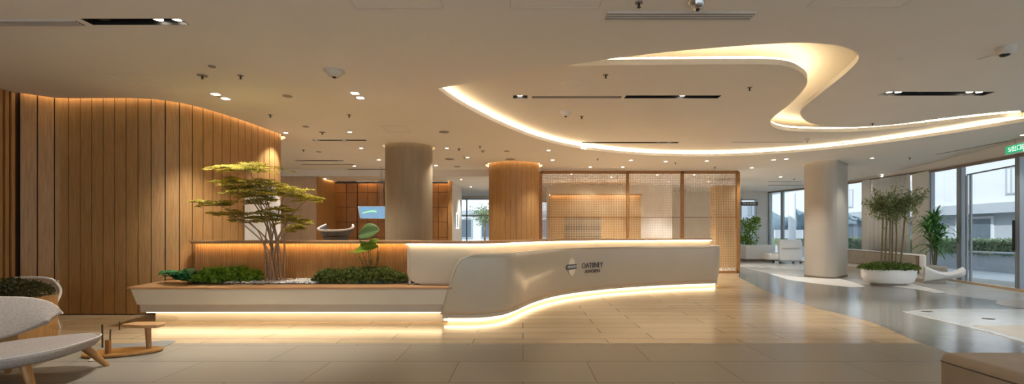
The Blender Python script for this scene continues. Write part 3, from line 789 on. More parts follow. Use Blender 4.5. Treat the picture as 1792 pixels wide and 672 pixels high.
# ================================================================ LATTICE SCREEN
ls = thing('lattice_screen', 'tall woven lattice room divider with oak frame behind the desk', 'screen', (3.6, 13.8, 0))
YS = 13.8
px_posts = [946, 1098, 1193.5, 1291]
zT = zat(300.5, YS)
for i, px in enumerate(px_posts):
    x = xat(px, YS); w = .05 if px != 1098 else .035
    MB().box(x - w, x + w, YS - .05, YS + .05, 0, zT).build('post', 'walnut', ls, bevel=.004)
MB().box(xat(946, YS), xat(1291, YS), YS - .05, YS + .05, zT - .06, zT + .03).build('top_rail', 'walnut', ls, bevel=.004)
MB().box(xat(946, YS), xat(1291, YS), YS - .05, YS + .05, 0, .07).build('bottom_rail', 'walnut', ls, bevel=.004)
for a, b in zip(px_posts, px_posts[1:]):
    x0 = xat(a, YS) + .05; x1 = xat(b, YS) - .05; mb = MB(); pt = .052
    n = round((x1 - x0) / pt)
    for k in range(n + 1):
        x = x0 + (x1 - x0) * k / n; mb.box(x - .0065, x + .0065, YS - .012, YS - .002, .07, zT - .06)
    n = round((zT - .13) / pt)
    for k in range(n + 1):
        z = .07 + (zT - .13) * k / n; mb.box(x0, x1, YS + .002, YS + .012, z - .0065, z + .0065)
    mb.build('woven_panel', 'weave', ls)
    MB().box(x0, x1, YS - .02, YS + .02, zat(381, YS), zat(379.6, YS)).build('mid_rail', 'walnut', ls)

# ================================================================ CEILING FITTINGS
def lampinto(x, y, z, r, parent, lit=True, power=SPOT_W, tilt=0, child=True):
    MB().lathe([(r * 1.15, .0), (r * 1.15, .05), (r * .9, .055)], (x, y, z), 16).build('lamp_head', 'black', parent)
    MB().lathe([(r, -.006), (r, .0)], (x, y, z), 16).build('lamp_lens', 'lamp' if lit else 'lampglass', parent)
def spot(x, y, z, power, size=75, col=(1, .97, .90), parent=None):
    l = bpy.data.objects.new('lamp_light', bpy.data.lights.new('lamp_light', 'SPOT')); COL.objects.link(l)
    l.data.energy = power; l.data.spot_size = R(size); l.data.spot_blend = .6; l.data.color = col; l.data.shadow_soft_size = .04
    l.location = (x, y, z); 
    if parent: adopt(l, parent)
    return l
def track(key, label, lamps, group='recessed black spotlight slots'):
    (x0, x1, y0, y1), z = SL[key]
    e = thing('spotlight_slot', label, 'spotlight', ((x0 + x1) / 2, (y0 + y1) / 2, z), group)
    mb = MB(); t = .004
    mb.box(x0, x1, y0, y1, z + .11, z + .12); mb.box(x0, x0 + t, y0, y1, z - .002, z + .11); mb.box(x1 - t, x1, y0, y1, z - .002, z + .11)
    mb.box(x0, x1, y0, y0 + t, z - .002, z + .11); mb.box(x0, x1, y1 - t, y1, z - .002, z + .11)
    mb.build('housing', 'black', e)
    for px, lit in lamps:
        x = xat(px, (y0 + y1) / 2); r = min(.045, (y1 - y0) * .36)
        lampinto(x, (y0 + y1) / 2, z + .03, r, e, lit)
        if lit: spot(x, (y0 + y1) / 2, z + .0, SPOT_W * 1.2, 70, parent=e)
    return e
track('A', 'black spotlight slot at upper left beside the ceiling air slot', [(181, 0), (276, 1), (309, 1)])
track('E', 'short black spotlight slot in the ceiling left of the taupe column', [(549.5, 1), (599, 1)])
track('G', 'small far black spotlight slot above the back office panelling', [(522, 1), (594, 1)])
track('R', 'wide black spotlight slot in the right-hand ceiling near the S-shaped cove', [(1557, 1), (1573, 1), (1614, 0), (1698, 1), (1715, 1)])
track('F', 'tiny far black spotlight slot beside the white column near the windows', [(1395, 1)])
track('B', 'long black spotlight slot with four lamps in the recessed ceiling', [(1109, 0), (1195, 1), (1230, 0), (1249, 0)])
track('C', 'thin black spotlight slot near the far edge of the recessed ceiling', [(1024, 1), (1036, 1), (1155, 1), (1174, 1)])
track('S', 'small square black spotlight in the recessed ceiling', [(910, 1)])

def diffuser(x0p, x1p, yc, w, z, label, nfin=3, m='offwhite'):
    Y = (z - EYE) * F / (HY - yc); x0, x1 = xat(x0p, Y), xat(x1p, Y)
    e = thing('air_diffuser', label, 'air vent', ((x0 + x1) / 2, Y, z), 'linear air slots in the ceiling')
    MB().box(x0, x1, Y - w / 2, Y + w / 2, z - .004, z).build('vent_back', 'seam' if nfin > 1 else 'grey_item', e)
    mb = MB()
    for k in range(nfin + 1):
        y = Y - w / 2 + w * k / nfin; mb.box(x0, x1, y - w / nfin * .2, y + w / nfin * .2, z - .012, z)
    mb.build('blades', m, e)
diffuser(1061, 1318, 27.5, .13, H, 'triple-slot air vent in the near ceiling at top centre', 3)
diffuser(-60, 140, 39.5, .09, H, 'air slot at the far upper left beside the black spotlight slot', 3, 'offwhite')
diffuser(931, 1087, 169.5, .05, HI, 'slim beige air slot between the two lamps of the recessed ceiling', 1, 'grey_item')
diffuser(1282, 1404, 248.5, .05, HI, 'pale thin air slot at the right end of the recessed ceiling', 1, 'offwhite')
diffuser(610, 690, 296, .08, H, 'thin air slot just before the back office ceiling beam', 1, 'grey_item')
diffuser(528, 620, 287.5, .05, H, 'thin air slot in front of the back office, left of the taupe column', 1, 'grey_item')
diffuser(800, 848, 297.5, .06, H, 'thin air slot beside the timber-clad column', 1, 'grey_item')
diffuser(1345, 1410, 324, .06, H, 'faint far air slot beside the white column', 1, 'grey_item')
# slanting slot parallel to the windows
pa, pb = Vector(ce(1640, 270)), Vector(ce(1762, 247))
tag(MB().obox(pa, pb, .05, H - .006, H).build('air_diffuser', 'grey_item'), 'slanting thin air slot parallel to the windows at right', 'air vent', 'linear air slots in the ceiling')

def panel(x0, x1, y0, y1, label, z=H):
    mb = MB(); t = .007
    mb.box(x0, x1, y0, y0 + t, z - .003, z); mb.box(x0, x1, y1 - t, y1, z - .003, z); mb.box(x0, x0 + t, y0, y1, z - .003, z); mb.box(x1 - t, x1, y0, y1, z - .003, z)
    tag(mb.build('access_panel', 'offwhite'), label, 'ceiling panel', 'ceiling access panels')
yy = ce(0, 14)[1]
panel(xat(622, yy), xat(777, yy), yy - .6, yy, 'flush ceiling access panel cut by the top edge, left of centre')
panel(xat(893, yy), xat(1049, yy), yy - .6, yy, 'flush ceiling access panel cut by the top edge, right of centre')
yy = ce(0, 12)[1]
panel(xat(1410, yy), xat(1575, yy), yy - .6, yy, 'flush ceiling access panel cut by the top edge, towards the right')
yy = ce(0, 231)[1]; panel(xat(680, yy), xat(720, yy), yy - .5, yy, 'small flush access panel in front of the taupe column')
yy = ce(0, 130)[1]; panel(xat(186, yy), xat(245, yy), yy - .01, yy + .5, 'flush access panel between the timber wall and the paired lamps')

def downlight(px, py, label, z=H, r=.036, power=SPOT_W):
    x, y = atz(px, py, z)
    e = thing('downlight', label, 'downlight', (x, y, z), 'round recessed downlights')
    MB().lathe([(r * 1.25, -.004), (r * 1.25, 0)], (x, y, z), 20).build('trim_ring', 'offwhite', e)
    MB().lathe([(r, -.007), (r, -.004)], (x, y, z), 16).build('lamp_lens', 'lamp', e)
    if power: spot(x, y, z - .02, power, 95, parent=e)
DL = [
 (500, 232, 'round downlight by the far end of the curved timber wall'), (612, 231, 'round downlight above and left of the taupe column'),
 (632, 259, 'round downlight left of the taupe column, right of the short slot'), (663, 279.5, 'round downlight against the left side of the taupe column'),
 (620, 290.5, 'round downlight at the end of the back thin air slot'), (782, 259, 'round downlight right of the taupe column top'),
 (763, 289.5, 'small downlight at lower right of the taupe column top'), (818, 275.5, 'round downlight left of the timber-clad column, beside a sprinkler'),
 (960, 263, 'round downlight just below the glowing cove, right of the timber-clad column'), (967, 280, 'round downlight above the left end of the lattice screen'),
 (1033, 292, 'dim downlight above the left panel of the lattice screen'), (1090, 292, 'dim downlight above the left post of the lattice screen'), (1104, 280.5, 'round downlight over the joint of the first two lattice panels'),
 (1165, 282.5, 'round downlight above the middle lattice panel'), (1237, 281.5, 'round downlight above the right lattice panel'),
 (1315.5, 293.5, 'round downlight just right of the lattice screen corner'), (1354, 279.5, 'left one of two downlights below the glowing cove near the white column'),
 (1376, 278, 'right one of two downlights below the glowing cove near the white column'), (1366, 309.5, 'far downlight above the black slot near the windows'),
 (1526, 276.5, 'round downlight right of the white column'), (1544, 305, 'downlight close to the window head above the tall planter'), (1658, 285.5, 'downlight near the window head above the palm'),
 (1790, 236, 'downlight at the right edge above the exit sign')]
for px, py, lb in DL:
    downlight(px, py, lb, r=.036 if py < 270 or px > 1500 else .042, power=SPOT_W if px < 1300 else SPOT_W * .7)
for px, py, lb in ((1000, 304.5, 'added fill lamp behind the left lattice panel'), (1070, 310, 'added fill lamp behind the left lattice panel near its right post'), (1150, 306, 'added fill lamp behind the middle lattice panel'), (1215, 306, 'added fill lamp behind the right lattice panel'), (1170, 318, 'far added fill lamp behind the middle lattice panel'), (1240, 318, 'far added fill lamp behind the right lattice panel')):
    downlight(px, py, lb, power=SPOT_W * 4)  # extra lamps added to brighten the space behind the lattice screen
for px, py, lb in ((807, 314, 'back office downlight left of the timber-clad column'), (824, 327, 'farther back office downlight left of the timber-clad column')):
    downlight(px, py, lb, 3.0)
for px, py, lb in ((386, 168.5, 'pair of bright rectangular downlights above the curved timber wall'), (626, 167, 'pair of bright rectangular downlights at centre left of the ceiling')):
    x, y = ce(px, py); e = thing('twin_downlight', lb, 'downlight', (x, y, H), 'paired ceiling downlights')
    MB().box(x - .075, x + .075, y - .15, y + .15, H - .003, H).build('trim_plate', 'offwhite', e, bevel=.001)
    for d in (-.105, .105):
        MB().box(x - .045, x + .045, y + d - .035, y + d + .035, H - .008, H - .003).build('lamp_lens', 'lamp', e)
    spot(x, y, H - .03, SPOT_W * 2.2, 95, parent=e)

def sprinkler(px, py, label, z=H, plate=False):
    x, y = atz(px, py, z); e = thing('sprinkler_head', label, 'sprinkler', (x, y, z), 'small dark ceiling sprinklers')
    MB().lathe([(.035 if not plate else .06, -.006), (.035 if not plate else .06, 0)], (x, y, z), 16).build('escutcheon', 'grey_item', e)
    MB().lathe([(.018, -.045), (.010, -.04), (.010, -.006)], (x, y, z), 12).build('deflector', 'black', e)
for a in [(421, 132, 'sprinkler right of the dark plate above the paired lamps at left'), (473, 201, 'sprinkler above the far end of the curved timber wall'), (611, 201, 'sprinkler above the round downlight at centre left'),
          (531, 262, 'tiny sprinkler left of the short black slot'), (803, 260, 'tiny sprinkler right of the downlight by the taupe column'), (840, 256, 'sprinkler above the round plate near the timber-clad column'),
          (812.5, 275, 'sprinkler touching a downlight left of the timber-clad column'), (1046, 278, 'sprinkler above the left panel of the lattice screen'), (1182, 284.5, 'sprinkler above the middle panel of the lattice screen'),
          (1251, 292.5, 'tiny sprinkler above the right panel of the lattice screen'), (1592, 276, 'sprinkler in the ceiling above the tall planter'),
          (1118, 4, 'dark sprinkler at the top edge above the triple air vent'), (1390, 313, 'tiny far sprinkler beside the white column')]:
    sprinkler(*a)
for a in [(354, 132, 'sprinkler on a dark plate, leftmost of the ceiling fittings'), (564, 231.5, 'sprinkler on a round plate between two downlights at centre left'), (845, 264, 'sprinkler on a round plate above the timber-clad column')]:
    sprinkler(*a, plate=True)
for a in [(1312, 153, 'sprinkler right of the long black slot in the recessed ceiling', HI), (1018, 203.5, 'small sprinkler beside the white detector in the recessed ceiling', HI), (1474, 250, 'tiny sprinkler at the right of the recessed ceiling', HI), (1060, 131, 'tiny sprinkler above the round flush speaker', HI), (1527, 216, 'tiny sprinkler at the winding cove edge, right side', H)]:
    sprinkler(a[0], a[1], a[2], a[3])
def disc(px, py, r, label, z=H, m='grey_item', cat='ceiling speaker'):
    x, y = atz(px, py, z)
    tag(MB().lathe([(r * .9, -.010), (r, -.006), (r, 0)], (x, y, z), 28).build('ceiling_speaker', m, smooth=30), label, cat, 'round flush ceiling discs')
disc(503, 168, .065, 'grey flush disc between the two paired lamps')
disc(777, 231, .10, 'grey flush disc between the taupe column and the glowing cove')
disc(893, 278.5, .13, 'grey flush disc right above the timber-clad column')
disc(787, 278.5, .12, 'grey flush disc right of the taupe column')
disc(800, 291.5, .10, 'grey flush disc, farthest one left of the timber-clad column')
disc(887, 264.5, .07, 'small grey flush disc above the timber-clad column')
disc(371, 116, .04, 'tiny grey flush disc highest above the paired lamps at left')
disc(535, 221.5, .055, 'tiny grey flush disc above the short black slot')
disc(558, 265.5, .06, 'tiny grey flush disc below the short black slot')
disc(1001, 146, .17, 'large beige flush speaker in the recessed ceiling', HI, 'ceiling')
disc(1575, 103, .03, 'tiny pale flush disc in the right-hand ceiling', H, 'offwhite')
def detector(px, py, r, label, z=H, m='offwhite'):
    x, y = atz(px, py, z); e = thing('smoke_detector', label, 'smoke detector', (x, y, z))
    MB().lathe([(r * .95, -.012), (r, -.008), (r, 0)], (x, y, z), 32).build('thin_plate', m, e, smooth=35)
    MB().lathe([(r * .3, -.075), (r * .55, -.065), (r * .8, -.02), (r * .8, -.012)], (x, y, z), 32).build('dome', m, e, smooth=50)
    MB().lathe([(r * .12, -.09), (r * .18, -.085), (r * .2, -.075)], (x, y, z), 16).build('sensor', 'black', e)
detector(585, 124, .125, 'large round smoke detector on the near ceiling, left of centre')
detector(990, 196, .11, 'white round detector with dark centre in the recessed ceiling', HI, 'ceiling')
detector(1221, 1, .08, 'metal ceiling detector at the top edge above the triple air vent', H, 'chrome')
detector(1413, 242.5, .05, 'small white detector near the glowing cove at right', HI)
x, y = ce(1760, 82); e = thing('security_camera', 'white dome security camera with a thin cable at upper right', 'security camera', (x, y, H))
MB().lathe([(.05, -.085), (.078, -.06), (.085, -.02), (.085, 0)], (x, y, H), 28).build('housing', 'offwhite', e, smooth=40)
MB().lathe([(.012, -.105), (.035, -.098), (.046, -.08)], (x - .01, y, H), 20).build('lens_dome', 'black', e, smooth=50)
cx, cy = ce(1710, 104)
MB().tube([(x - .05, y, H - .045), ((x + cx) / 2, (y + cy) / 2 - .02, H - .03), (cx, cy, H - .004)], .004, 6).build('cable', 'offwhite', e)

# exit sign
ex = wwall(1776); ang = None
t = Vector((WW[3][0] - WW[2][0], WW[3][1] - WW[2][1])).normalized()
zax = Vector((-t.y, t.x, 0)); xax = Vector((0, 0, 1)).cross(zax).normalized(); rmE = Matrix((xax, Vector((0, 0, 1)), zax)).transposed()
Yc = 9.35; c = Vector((xat(1775, Yc), Yc, zat(260.5, Yc)))
e = thing('exit_sign', 'green lit exit sign with white characters at the upper right edge', 'exit sign', c)
def obx(c, rm, w, h, d0, d1):
    vs = [c + rm @ Vector((a, b, dd)) for dd in (d0, d1) for a, b in ((-w / 2, -h / 2), (w / 2, -h / 2), (w / 2, h / 2), (-w / 2, h / 2))]
    return MB().add(vs, [(0, 3, 2, 1), (4, 5, 6, 7), (0, 1, 5, 4), (1, 2, 6, 5), (2, 3, 7, 6), (3, 0, 4, 7)])
obx(c, rmE, .52, .20, -.03, 0).build('housing', 'white', e)
obx(c, rmE, .48, .165, 0, .004).build('sign_face', 'exitgreen', e)
text('S/出口E', 'lettering', 'exitwhite', .13, c + rmE @ Vector((.05, -.0, .006)), rmE, e, .001)
MB().tube([c + rmE @ Vector((0, .1, -.015)), Vector((c.x + .0, c.y, H + .02))], .008, 8).build('hanger', 'chrome', e)

# ================================================================ PLANTS
def rv(a=1): return Vector((random.uniform(-a, a), random.uniform(-a, a), random.uniform(-a, a)))
def clump(name, label, cat, fn, n, m, L, W, parent=None, up=.6, group=None, leafm=None):
    mb = MB()
    for _ in range(n):
        p, nrm = fn(); d = (nrm + rv(.8) + Vector((0, 0, up * .3))).normalized()
        mb.leaf(p, d, rv(1) + Vector((0, 0, 1)), L * random.uniform(.7, 1.3), W * random.uniform(.7, 1.2))
    return mb.build(name, m, parent)
def mound(cx, cy, z, rx, ry, h):
    def fn():
        while True:
            a, b = random.uniform(-1, 1), random.uniform(-1, 1)
            q = (abs(a) ** 2.6 + abs(b) ** 2.6)
            if q < 1: break
        hh = h * (1 - q) ** .38 * (.82 + .3 * noise.noise(Vector((a * rx * 7, b * ry * 7, cx))))
        k = random.random() ** .35
        return Vector((cx + a * rx, cy + b * ry, z + hh * k)), Vector((a * .6, b * .6, 1)).normalized()
    return fn
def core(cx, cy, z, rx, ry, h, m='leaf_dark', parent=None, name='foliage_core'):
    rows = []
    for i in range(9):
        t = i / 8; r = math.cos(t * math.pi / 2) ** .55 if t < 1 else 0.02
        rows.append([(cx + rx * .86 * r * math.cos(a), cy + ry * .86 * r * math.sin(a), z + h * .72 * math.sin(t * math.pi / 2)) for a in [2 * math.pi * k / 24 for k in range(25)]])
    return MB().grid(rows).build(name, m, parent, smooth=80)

# soft shrub on the right of the bench
hx0, hx1 = xat(545, 6.42), xat(711, 6.42)
e = thing('boxwood_hedge', 'dense dark green low shrub at the right end of the bench planter', 'shrub', ((hx0 + hx1) / 2, 6.5, .5))
clump('foliage', '', '', mound((hx0 + hx1) / 2, 6.50, .50, (hx1 - hx0) / 2, .25, .23), 5200, 'leaf_dark', .042, .028, e)
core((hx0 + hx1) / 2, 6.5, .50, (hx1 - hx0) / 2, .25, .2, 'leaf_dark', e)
# bright low plant
e = thing('lime_groundcover', 'bright green leafy groundcover left of the pebbles', 'plant', (-4.2, 6.5, .5))
clump('foliage', '', '', mound(xat(395, 6.5), 6.52, .50, .48, .26, .20), 1500, 'leaf_green', .075, .06, e)
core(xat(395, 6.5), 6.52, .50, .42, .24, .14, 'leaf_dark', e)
# hosta
e = thing('hosta', 'broad-leaved blue-green plant at the left end of the bench planter', 'plant', (-4.75, 6.45, .5))
mb = MB(); c0 = Vector((xat(345, 6.42), 6.44, .5))
for k in range(80):
    a = random.uniform(0, 2 * math.pi); L = random.uniform(.14, .28); el = random.uniform(.1, .75)
    d = Vector((math.cos(a) * 1.25, math.sin(a) * .6, 0)); b = c0 + Vector((random.uniform(-.24, .20), random.uniform(-.14, .12), .0))
    pts = [b + d * L * s_ + Vector((0, 0, L * el * math.sin(s_ * 2.3))) + Vector((0, 0, .02)) for s_ in (0.15, .35, .6, .85, 1.05)]
    pts = [Vector((p.x, p.y, max(p.z, .515))) for p in pts]
    mb.bladeleaf(pts, [.02, .09, .12, .085, .004])
mb.build('foliage', 'leaf_hosta', e, smooth=70)

# pebbles
mb = MB()
for k in range(900):
    x = random.uniform(xat(400, 6.4), xat(556, 6.4)); y = random.uniform(6.27, 6.8); r = random.uniform(.012, .024); z = .505 + r * .35 + random.random() ** 3 * .02
    prof = [(r * .55, -r * .6), (r, -r * .1), (r * .85, r * .35), (r * .3, r * .6)]
    mb.lathe(prof, (x, y, z), 6, 1, random.uniform(.7, 1))
tag(mb.build('pebbles', 'pebble', smooth=80), 'bed of small white pebbles around the slender tree stems', 'pebbles', kind='stuff')

# slender tree with layered feathery foliage
e = thing('slender_tree', 'slender many-stemmed tree with feathery olive foliage growing from white pebbles', 'tree', (xat(480, 6.55), 6.55, .5))
Y0 = 6.55
tiers = [(437, 296, 62, 4), (400, 316, 34, 3), (455, 322, 60, 5), (500, 338, 56, 5), (395, 357, 34, 3), (450, 352, 34, 6), (535, 346, 26, 3), (432, 384, 30, 5), (470, 378, 36, 6), (515, 384, 32, 6), (522, 398, 14, 6), (455, 340, 44, 4), (425, 330, 30, 4), (405, 372, 24, 3), (498, 366, 24, 4)]
stems = []
for (tx, ty, sx_, sy_) in tiers:
    bx = xat(random.uniform(466, 499), Y0); by = Y0 + random.uniform(-.12, .12)
    topz = zat(ty, Y0); tx_ = xat(tx, Y0); yd = random.uniform(-.25, .25)
    mid = Vector((bx + (tx_ - bx) * .18 + random.uniform(-.03, .03), by + yd * .2, .5 + (topz - .5) * .5))
    stems.append([Vector((bx, by, .49)), mid, Vector((bx + (tx_ - bx) * .55, by + yd * .6, .5 + (topz - .5) * .8)), Vector((tx_, Y0 + yd, topz))])
for st in stems:
    pth = smoothpath(st, 7); n = len(pth)
    MB().tube(pth, [.012 * (1 - .75 * i / n) + .002 for i in range(n)], 6).build('stem', 'bark', e, smooth=60)
mb = MB(); tw = MB()
for (tx, ty, sx_, sy_), st in zip(tiers, stems):
    c = st[-1]; rx = sx_ * Y0 / F; rz = sy_ * Y0 / F * 1.3
    nt_ = int(6 + sx_ * .28)
    for k in range(nt_):
        a = random.uniform(0, 2 * math.pi); L = rx * random.uniform(.45, 1.05)
        if random.random() < .6: a = random.choice((0, math.pi)) + random.uniform(-.5, .5)
        d = Vector((math.cos(a), math.sin(a) * .7, random.uniform(-.1, .16))); st0 = c + Vector((random.uniform(-.3, .3) * rx, random.uniform(-.12, .12), random.uniform(-1, 1) * rz))
        pts = [st0 + d * L * s_ + Vector((0, 0, -.10 * L * s_ * s_)) for s_ in [i / 10 for i in range(11)]]
        tw.tube(pts, [.0028 * (1 - i / 12) for i in range(11)], 4)
        side = Vector((-d.y, d.x, 0)).normalized()
        for i, p in enumerate(pts[1:]):
            for sgn_ in (-1, 1):
                l2 = .11 * (1 - i / 14) * random.uniform(.6, 1.1); d2 = (d * .6 + side * sgn_ + Vector((0, 0, random.uniform(-.25, .2)))).normalized()
                tw.tube([p, p + d2 * l2], .001, 3)
                for q in range(5):
                    pp = p + d2 * l2 * (q + .6) / 5
                    for s2 in (-1, 1):
                        d3 = (d2 + side.cross(Vector((0, 0, 1))) * s2 * .9 + rv(.4)).normalized()
                        mb.leaf(pp, d3, Vector((0, 0, 1)) + rv(.5), random.uniform(.022, .036), random.uniform(.010, .016))
tw.build('twigs', 'bark', e); mb.build('foliage', 'leaf_olive', e)

# broad leaf plant
def bigleaf(base, tip, width, up, n=12, curve=.15):
    base = Vector(base); tip = Vector(tip); rows = []; ax = tip - base; L = ax.length; d = ax.normalized(); up = Vector(up).normalized(); w = d.cross(up).normalized(); u = w.cross(d)
    for i in range(n + 1):
        s_ = i / n; W = width * (math.sin(math.pi * min(1, s_ * .96 + .04)) ** .7); c = base + d * L * s_ + u * L * curve * math.sin(math.pi * s_)
        rows.append([c + w * W * .5 * q - u * W * .16 * (1 - abs(q)) for q in (-1, -.6, -.2, 0, .2, .6, 1)])
    return rows
e = thing('broadleaf_plant', 'broad-leaved potted plant with one big grey-green leaf above the hedge', 'plant', (xat(653, 6.62), 6.62, .5))
b0 = Vector((xat(653, 6.62), 6.62, .5)); Yq = 6.6
L1 = bigleaf((xat(627, Yq), Yq, zat(411, Yq)), (xat(668, Yq), Yq - .1, zat(402, Yq)), .27, (.1, -.85, .5), curve=.10)
L2 = bigleaf((xat(663, Yq), Yq - .04, zat(430, Yq)), (xat(625, Yq), Yq - .12, zat(441, Yq)), .16, (0, -.75, .65), curve=.12)
L3 = bigleaf((xat(648, Yq), Yq, zat(436, Yq)), (xat(632, Yq), Yq - .05, zat(422, Yq)), .10, (-.5, -.75, .5))
L4 = bigleaf((xat(642, Yq), Yq + .03, zat(432, Yq)), (xat(663, Yq), Yq, zat(419, Yq)), .11, (.2, -.8, .5))
L5 = bigleaf((xat(628, Yq), Yq, zat(446, Yq)), (xat(607, Yq), Yq - .05, zat(441, Yq)), .03, (0, -.3, 1))
for L_, m_, lb in ((L1, 'leaf_big', 'big grey-green leaf at the top'), (L2, 'leaf_lime', None), (L3, 'leaf_lime', None), (L4, 'leaf_lime', None), (L5, 'leaf_green', None)):
    o = MB().grid(L_).build('leaf', m_, e, smooth=80, solid=.003)
    if lb: o['label'] = lb
for tipc in (L1[0][3], L2[0][3], L3[0][3], L4[0][3], L5[0][3], (xat(664, Yq), Yq, zat(440, Yq))):
    tp = Vector(tipc); MB().tube(smoothpath([b0 + rv(.02), b0.lerp(tp, .5) + Vector(((b0.x - tp.x) * -.15, 0, .03)), tp], 5), .007, 6).build('stalk', 'leaf_dark', e, smooth=60)
MB().lathe([(.035, 0), (.045, .12), (.03, .2)], (b0.x, b0.y, .5), 10).build('crown', 'bark', e, smooth=60)
x, y = xat(672, 6.72), 6.74
tag(MB().box(x - .09, x + .09, y, y + .012, .5, zat(471.5, 6.72)).build('plant_marker', 'oak_pale', bevel=.003), 'small timber block behind the dark hedge in the bench planter', 'marker')

# ================================================================ RIGHT SIDE: planter, palm, sofa
Yp = 10.55; xc = xat(1555, Yp); zr = zat(471, Yp)
e = thing('oval_planter', 'oval white planter bowl standing before the window sofa', 'planter', (xc, Yp, 0))
a_ = .60; ba = .34
MB().lathe([(.70, .045), (.90, .09), (1.0, .2), (1.02, zr - .03), (1.0, zr), (.95, zr), (.93, zr - .05)], (xc, Yp, 0), 48, a_, ba).build('bowl', 'white', e, smooth=50)
MB().lathe([(.66, 0), (.66, .05)], (xc, Yp, 0), 40, a_, ba).build('base', 'frame_brown', e)
MB().lathe([(.94, zr - .06), (.94, zr - .03)], (xc, Yp, 0), 40, a_, ba).build('soil', 'soil', e)
g = thing('planter_groundcover', 'glossy green groundcover filling the oval white planter', 'plant', (xc, Yp, zr))
clump('foliage', '', '', mound(xc, Yp, zr - .03, a_ * 1.05, ba * 1.1, .19), 3000, 'leaf_mid', .05, .032, g)
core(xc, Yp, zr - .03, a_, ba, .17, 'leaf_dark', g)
for i, (bx, tx) in enumerate([(1541, 1545), (1549, 1549), (1556, 1557), (1560, 1562), (1567, 1570), (1575, 1584)]):
    yb = Yp + random.uniform(-.12, .12)
    lbs = ['leftmost slim trunk tree in the oval white planter', 'second slim trunk tree from the left in the oval planter', 'third slim trunk tree, middle of the oval planter', 'fourth slim trunk tree, right of the middle in the oval planter', 'fifth slim trunk tree, second from the right in the oval planter', 'rightmost leaning slim trunk tree in the oval white planter']
    t_ = thing('slim_tree', lbs[i], 'tree', (xat(bx, yb), yb, zr), 'slim trees in the oval planter')
    top = Vector((xat(tx, yb), yb, zat(372, yb)))
    base = Vector((xat(bx, yb), yb, zr - .02))
    tt = top + Vector((random.uniform(-.1, .1) + (i - 2.5) * .05, random.uniform(-.1, .1), .25))
    MB().tube(smoothpath([base, base.lerp(top, .5) + Vector((.01, 0, 0)), top, tt], 6), [.022 - .0007 * k for k in range(19)], 8).build('trunk', 'bamboo_stem', t_, smooth=60)
    mb = MB(); tw = MB()
    cpx = [1533, 1546, 1558, 1569, 1583, 1600][i]; cpy = [352, 358, 368, 356, 360, 340][i]
    cc_ = Vector((xat(cpx, yb), yb, zat(cpy, yb))); Rx = .30; Rz = .58 if i < 5 else .26
    for k in range(20):
        dd = rv(1).normalized(); k2 = random.uniform(.5, 1)
        end = cc_ + Vector((dd.x * Rx * k2, dd.y * .28 * k2, dd.z * Rz * k2)); st0 = top.lerp(tt, random.random())
        pth = smoothpath([st0, st0.lerp(end, .5) + rv(.04), end], 4); tw.tube(pth, [.005 - .0004 * q for q in range(len(pth))], 4)
        for q in pth[2:]:
            for _ in range(5): mb.leaf(q + rv(.05), rv(1), rv(1) + Vector((0, 0, .6)), random.uniform(.045, .08), random.uniform(.018, .028))
    tw.build('branches', 'bamboo_stem', t_); mb.build('foliage', 'leaf_right', t_)

# dracaena by the glass
px_, py_ = 10.74, 11.62
e = thing('floor_palm', 'dark green strap-leaved palm behind the sofa by the glass', 'plant', (px_, py_, 0))
MB().lathe([(.13, 0), (.17, .05), (.19, .38), (.175, .38), (.17, .34)], (px_, py_, 0), 28).build('pot', 'white', e, smooth=40)
MB().lathe([(.17, .32), (.17, .345)], (px_, py_, 0), 24).build('soil', 'soil', e)
mb = MB(); st = MB()
for hx, hz, nn in ((0, 1.50, 60), (-.14, 1.25, 46), (.08, 1.1, 46), (-.02, .85, 40)):
    st.tube([(px_ + hx * .2, py_, .33), (px_ + hx, py_ - .02, hz)], [.022, .014], 7)
    for k in range(nn):
        a = random.uniform(0, 2 * math.pi); L = random.uniform(.55, .9); el = random.uniform(.15, 1.4); c = Vector((px_ + hx, py_, hz + random.uniform(-.12, .05)))
        d = Vector((math.cos(a), math.sin(a) * .55 - .1, 0)) * math.cos(el) * .9
        pts = [c + d * L * s_ + Vector((0, 0, L * (math.sin(el) * s_ - .55 * s_ * s_ * (1.2 - .4 * math.sin(el))))) for s_ in (0, .2, .4, .6, .8, 1)]
        pts = [Vector((min(p.x, 11.08 + (p.y - 11.62) * .25), p.y, p.z)) for p in pts]
        mb.bladeleaf(pts, [.014, .045, .056, .046, .026, .002])
st.build('stem', 'bamboo_stem', e, smooth=60); mb.build('foliage', 'leaf_palm', e, smooth=70)

# sofa seen from behind
sf = thing('curved_sofa', 'long curved cream sofa seen from behind in front of the windows', 'sofa', (10.4, 13, 0))
SP = smoothpath(v2([(9.80, 10.95), (10.12, 11.85), (10.50, 12.9), (10.95, 14.2), (11.2, 15.2), (11.25, 16.2)]), 8)
def slab(path, d0, d1, z0, z1, name, m, bev=.02, seg=3): return band(path, d0, d1, z0, z1).build(name, m, sf, bevel=bev, seg=seg, smooth=40)
sside = offset(SP, -.1); 
isx = -1 if sside[0].x > SP[0].x else 1       # offset sign towards the window
slab(SP, 0, .10 * isx, .17, .70, 'backrest', 'white', .04, 4)
ep = SP[2:-1]
slab(ep, -.030 * isx, .0, .245, .645, 'back_cushion', 'upholstery', .03, 4)
slab(SP[1:-1], -.014 * isx, -.001 * isx, .222, .668, 'back_piping', 'frame_brown', .004, 1)
slab(SP, .02 * isx, .48 * isx, .0, .10, 'plinth', 'taupe', .004, 1)
slab(SP, .0 * isx, .52 * isx, .10, .27, 'seat_base', 'white', .04, 4)
slab(SP, .10 * isx, .52 * isx, .27, .42, 'seat_cushion', 'upholstery', .04, 4)
pe = SP[0]
ed = (SP[0] - SP[1]).normalized(); en = Vector((-ed.y, ed.x)); en = en if en.x > 0 else -en
rows = []
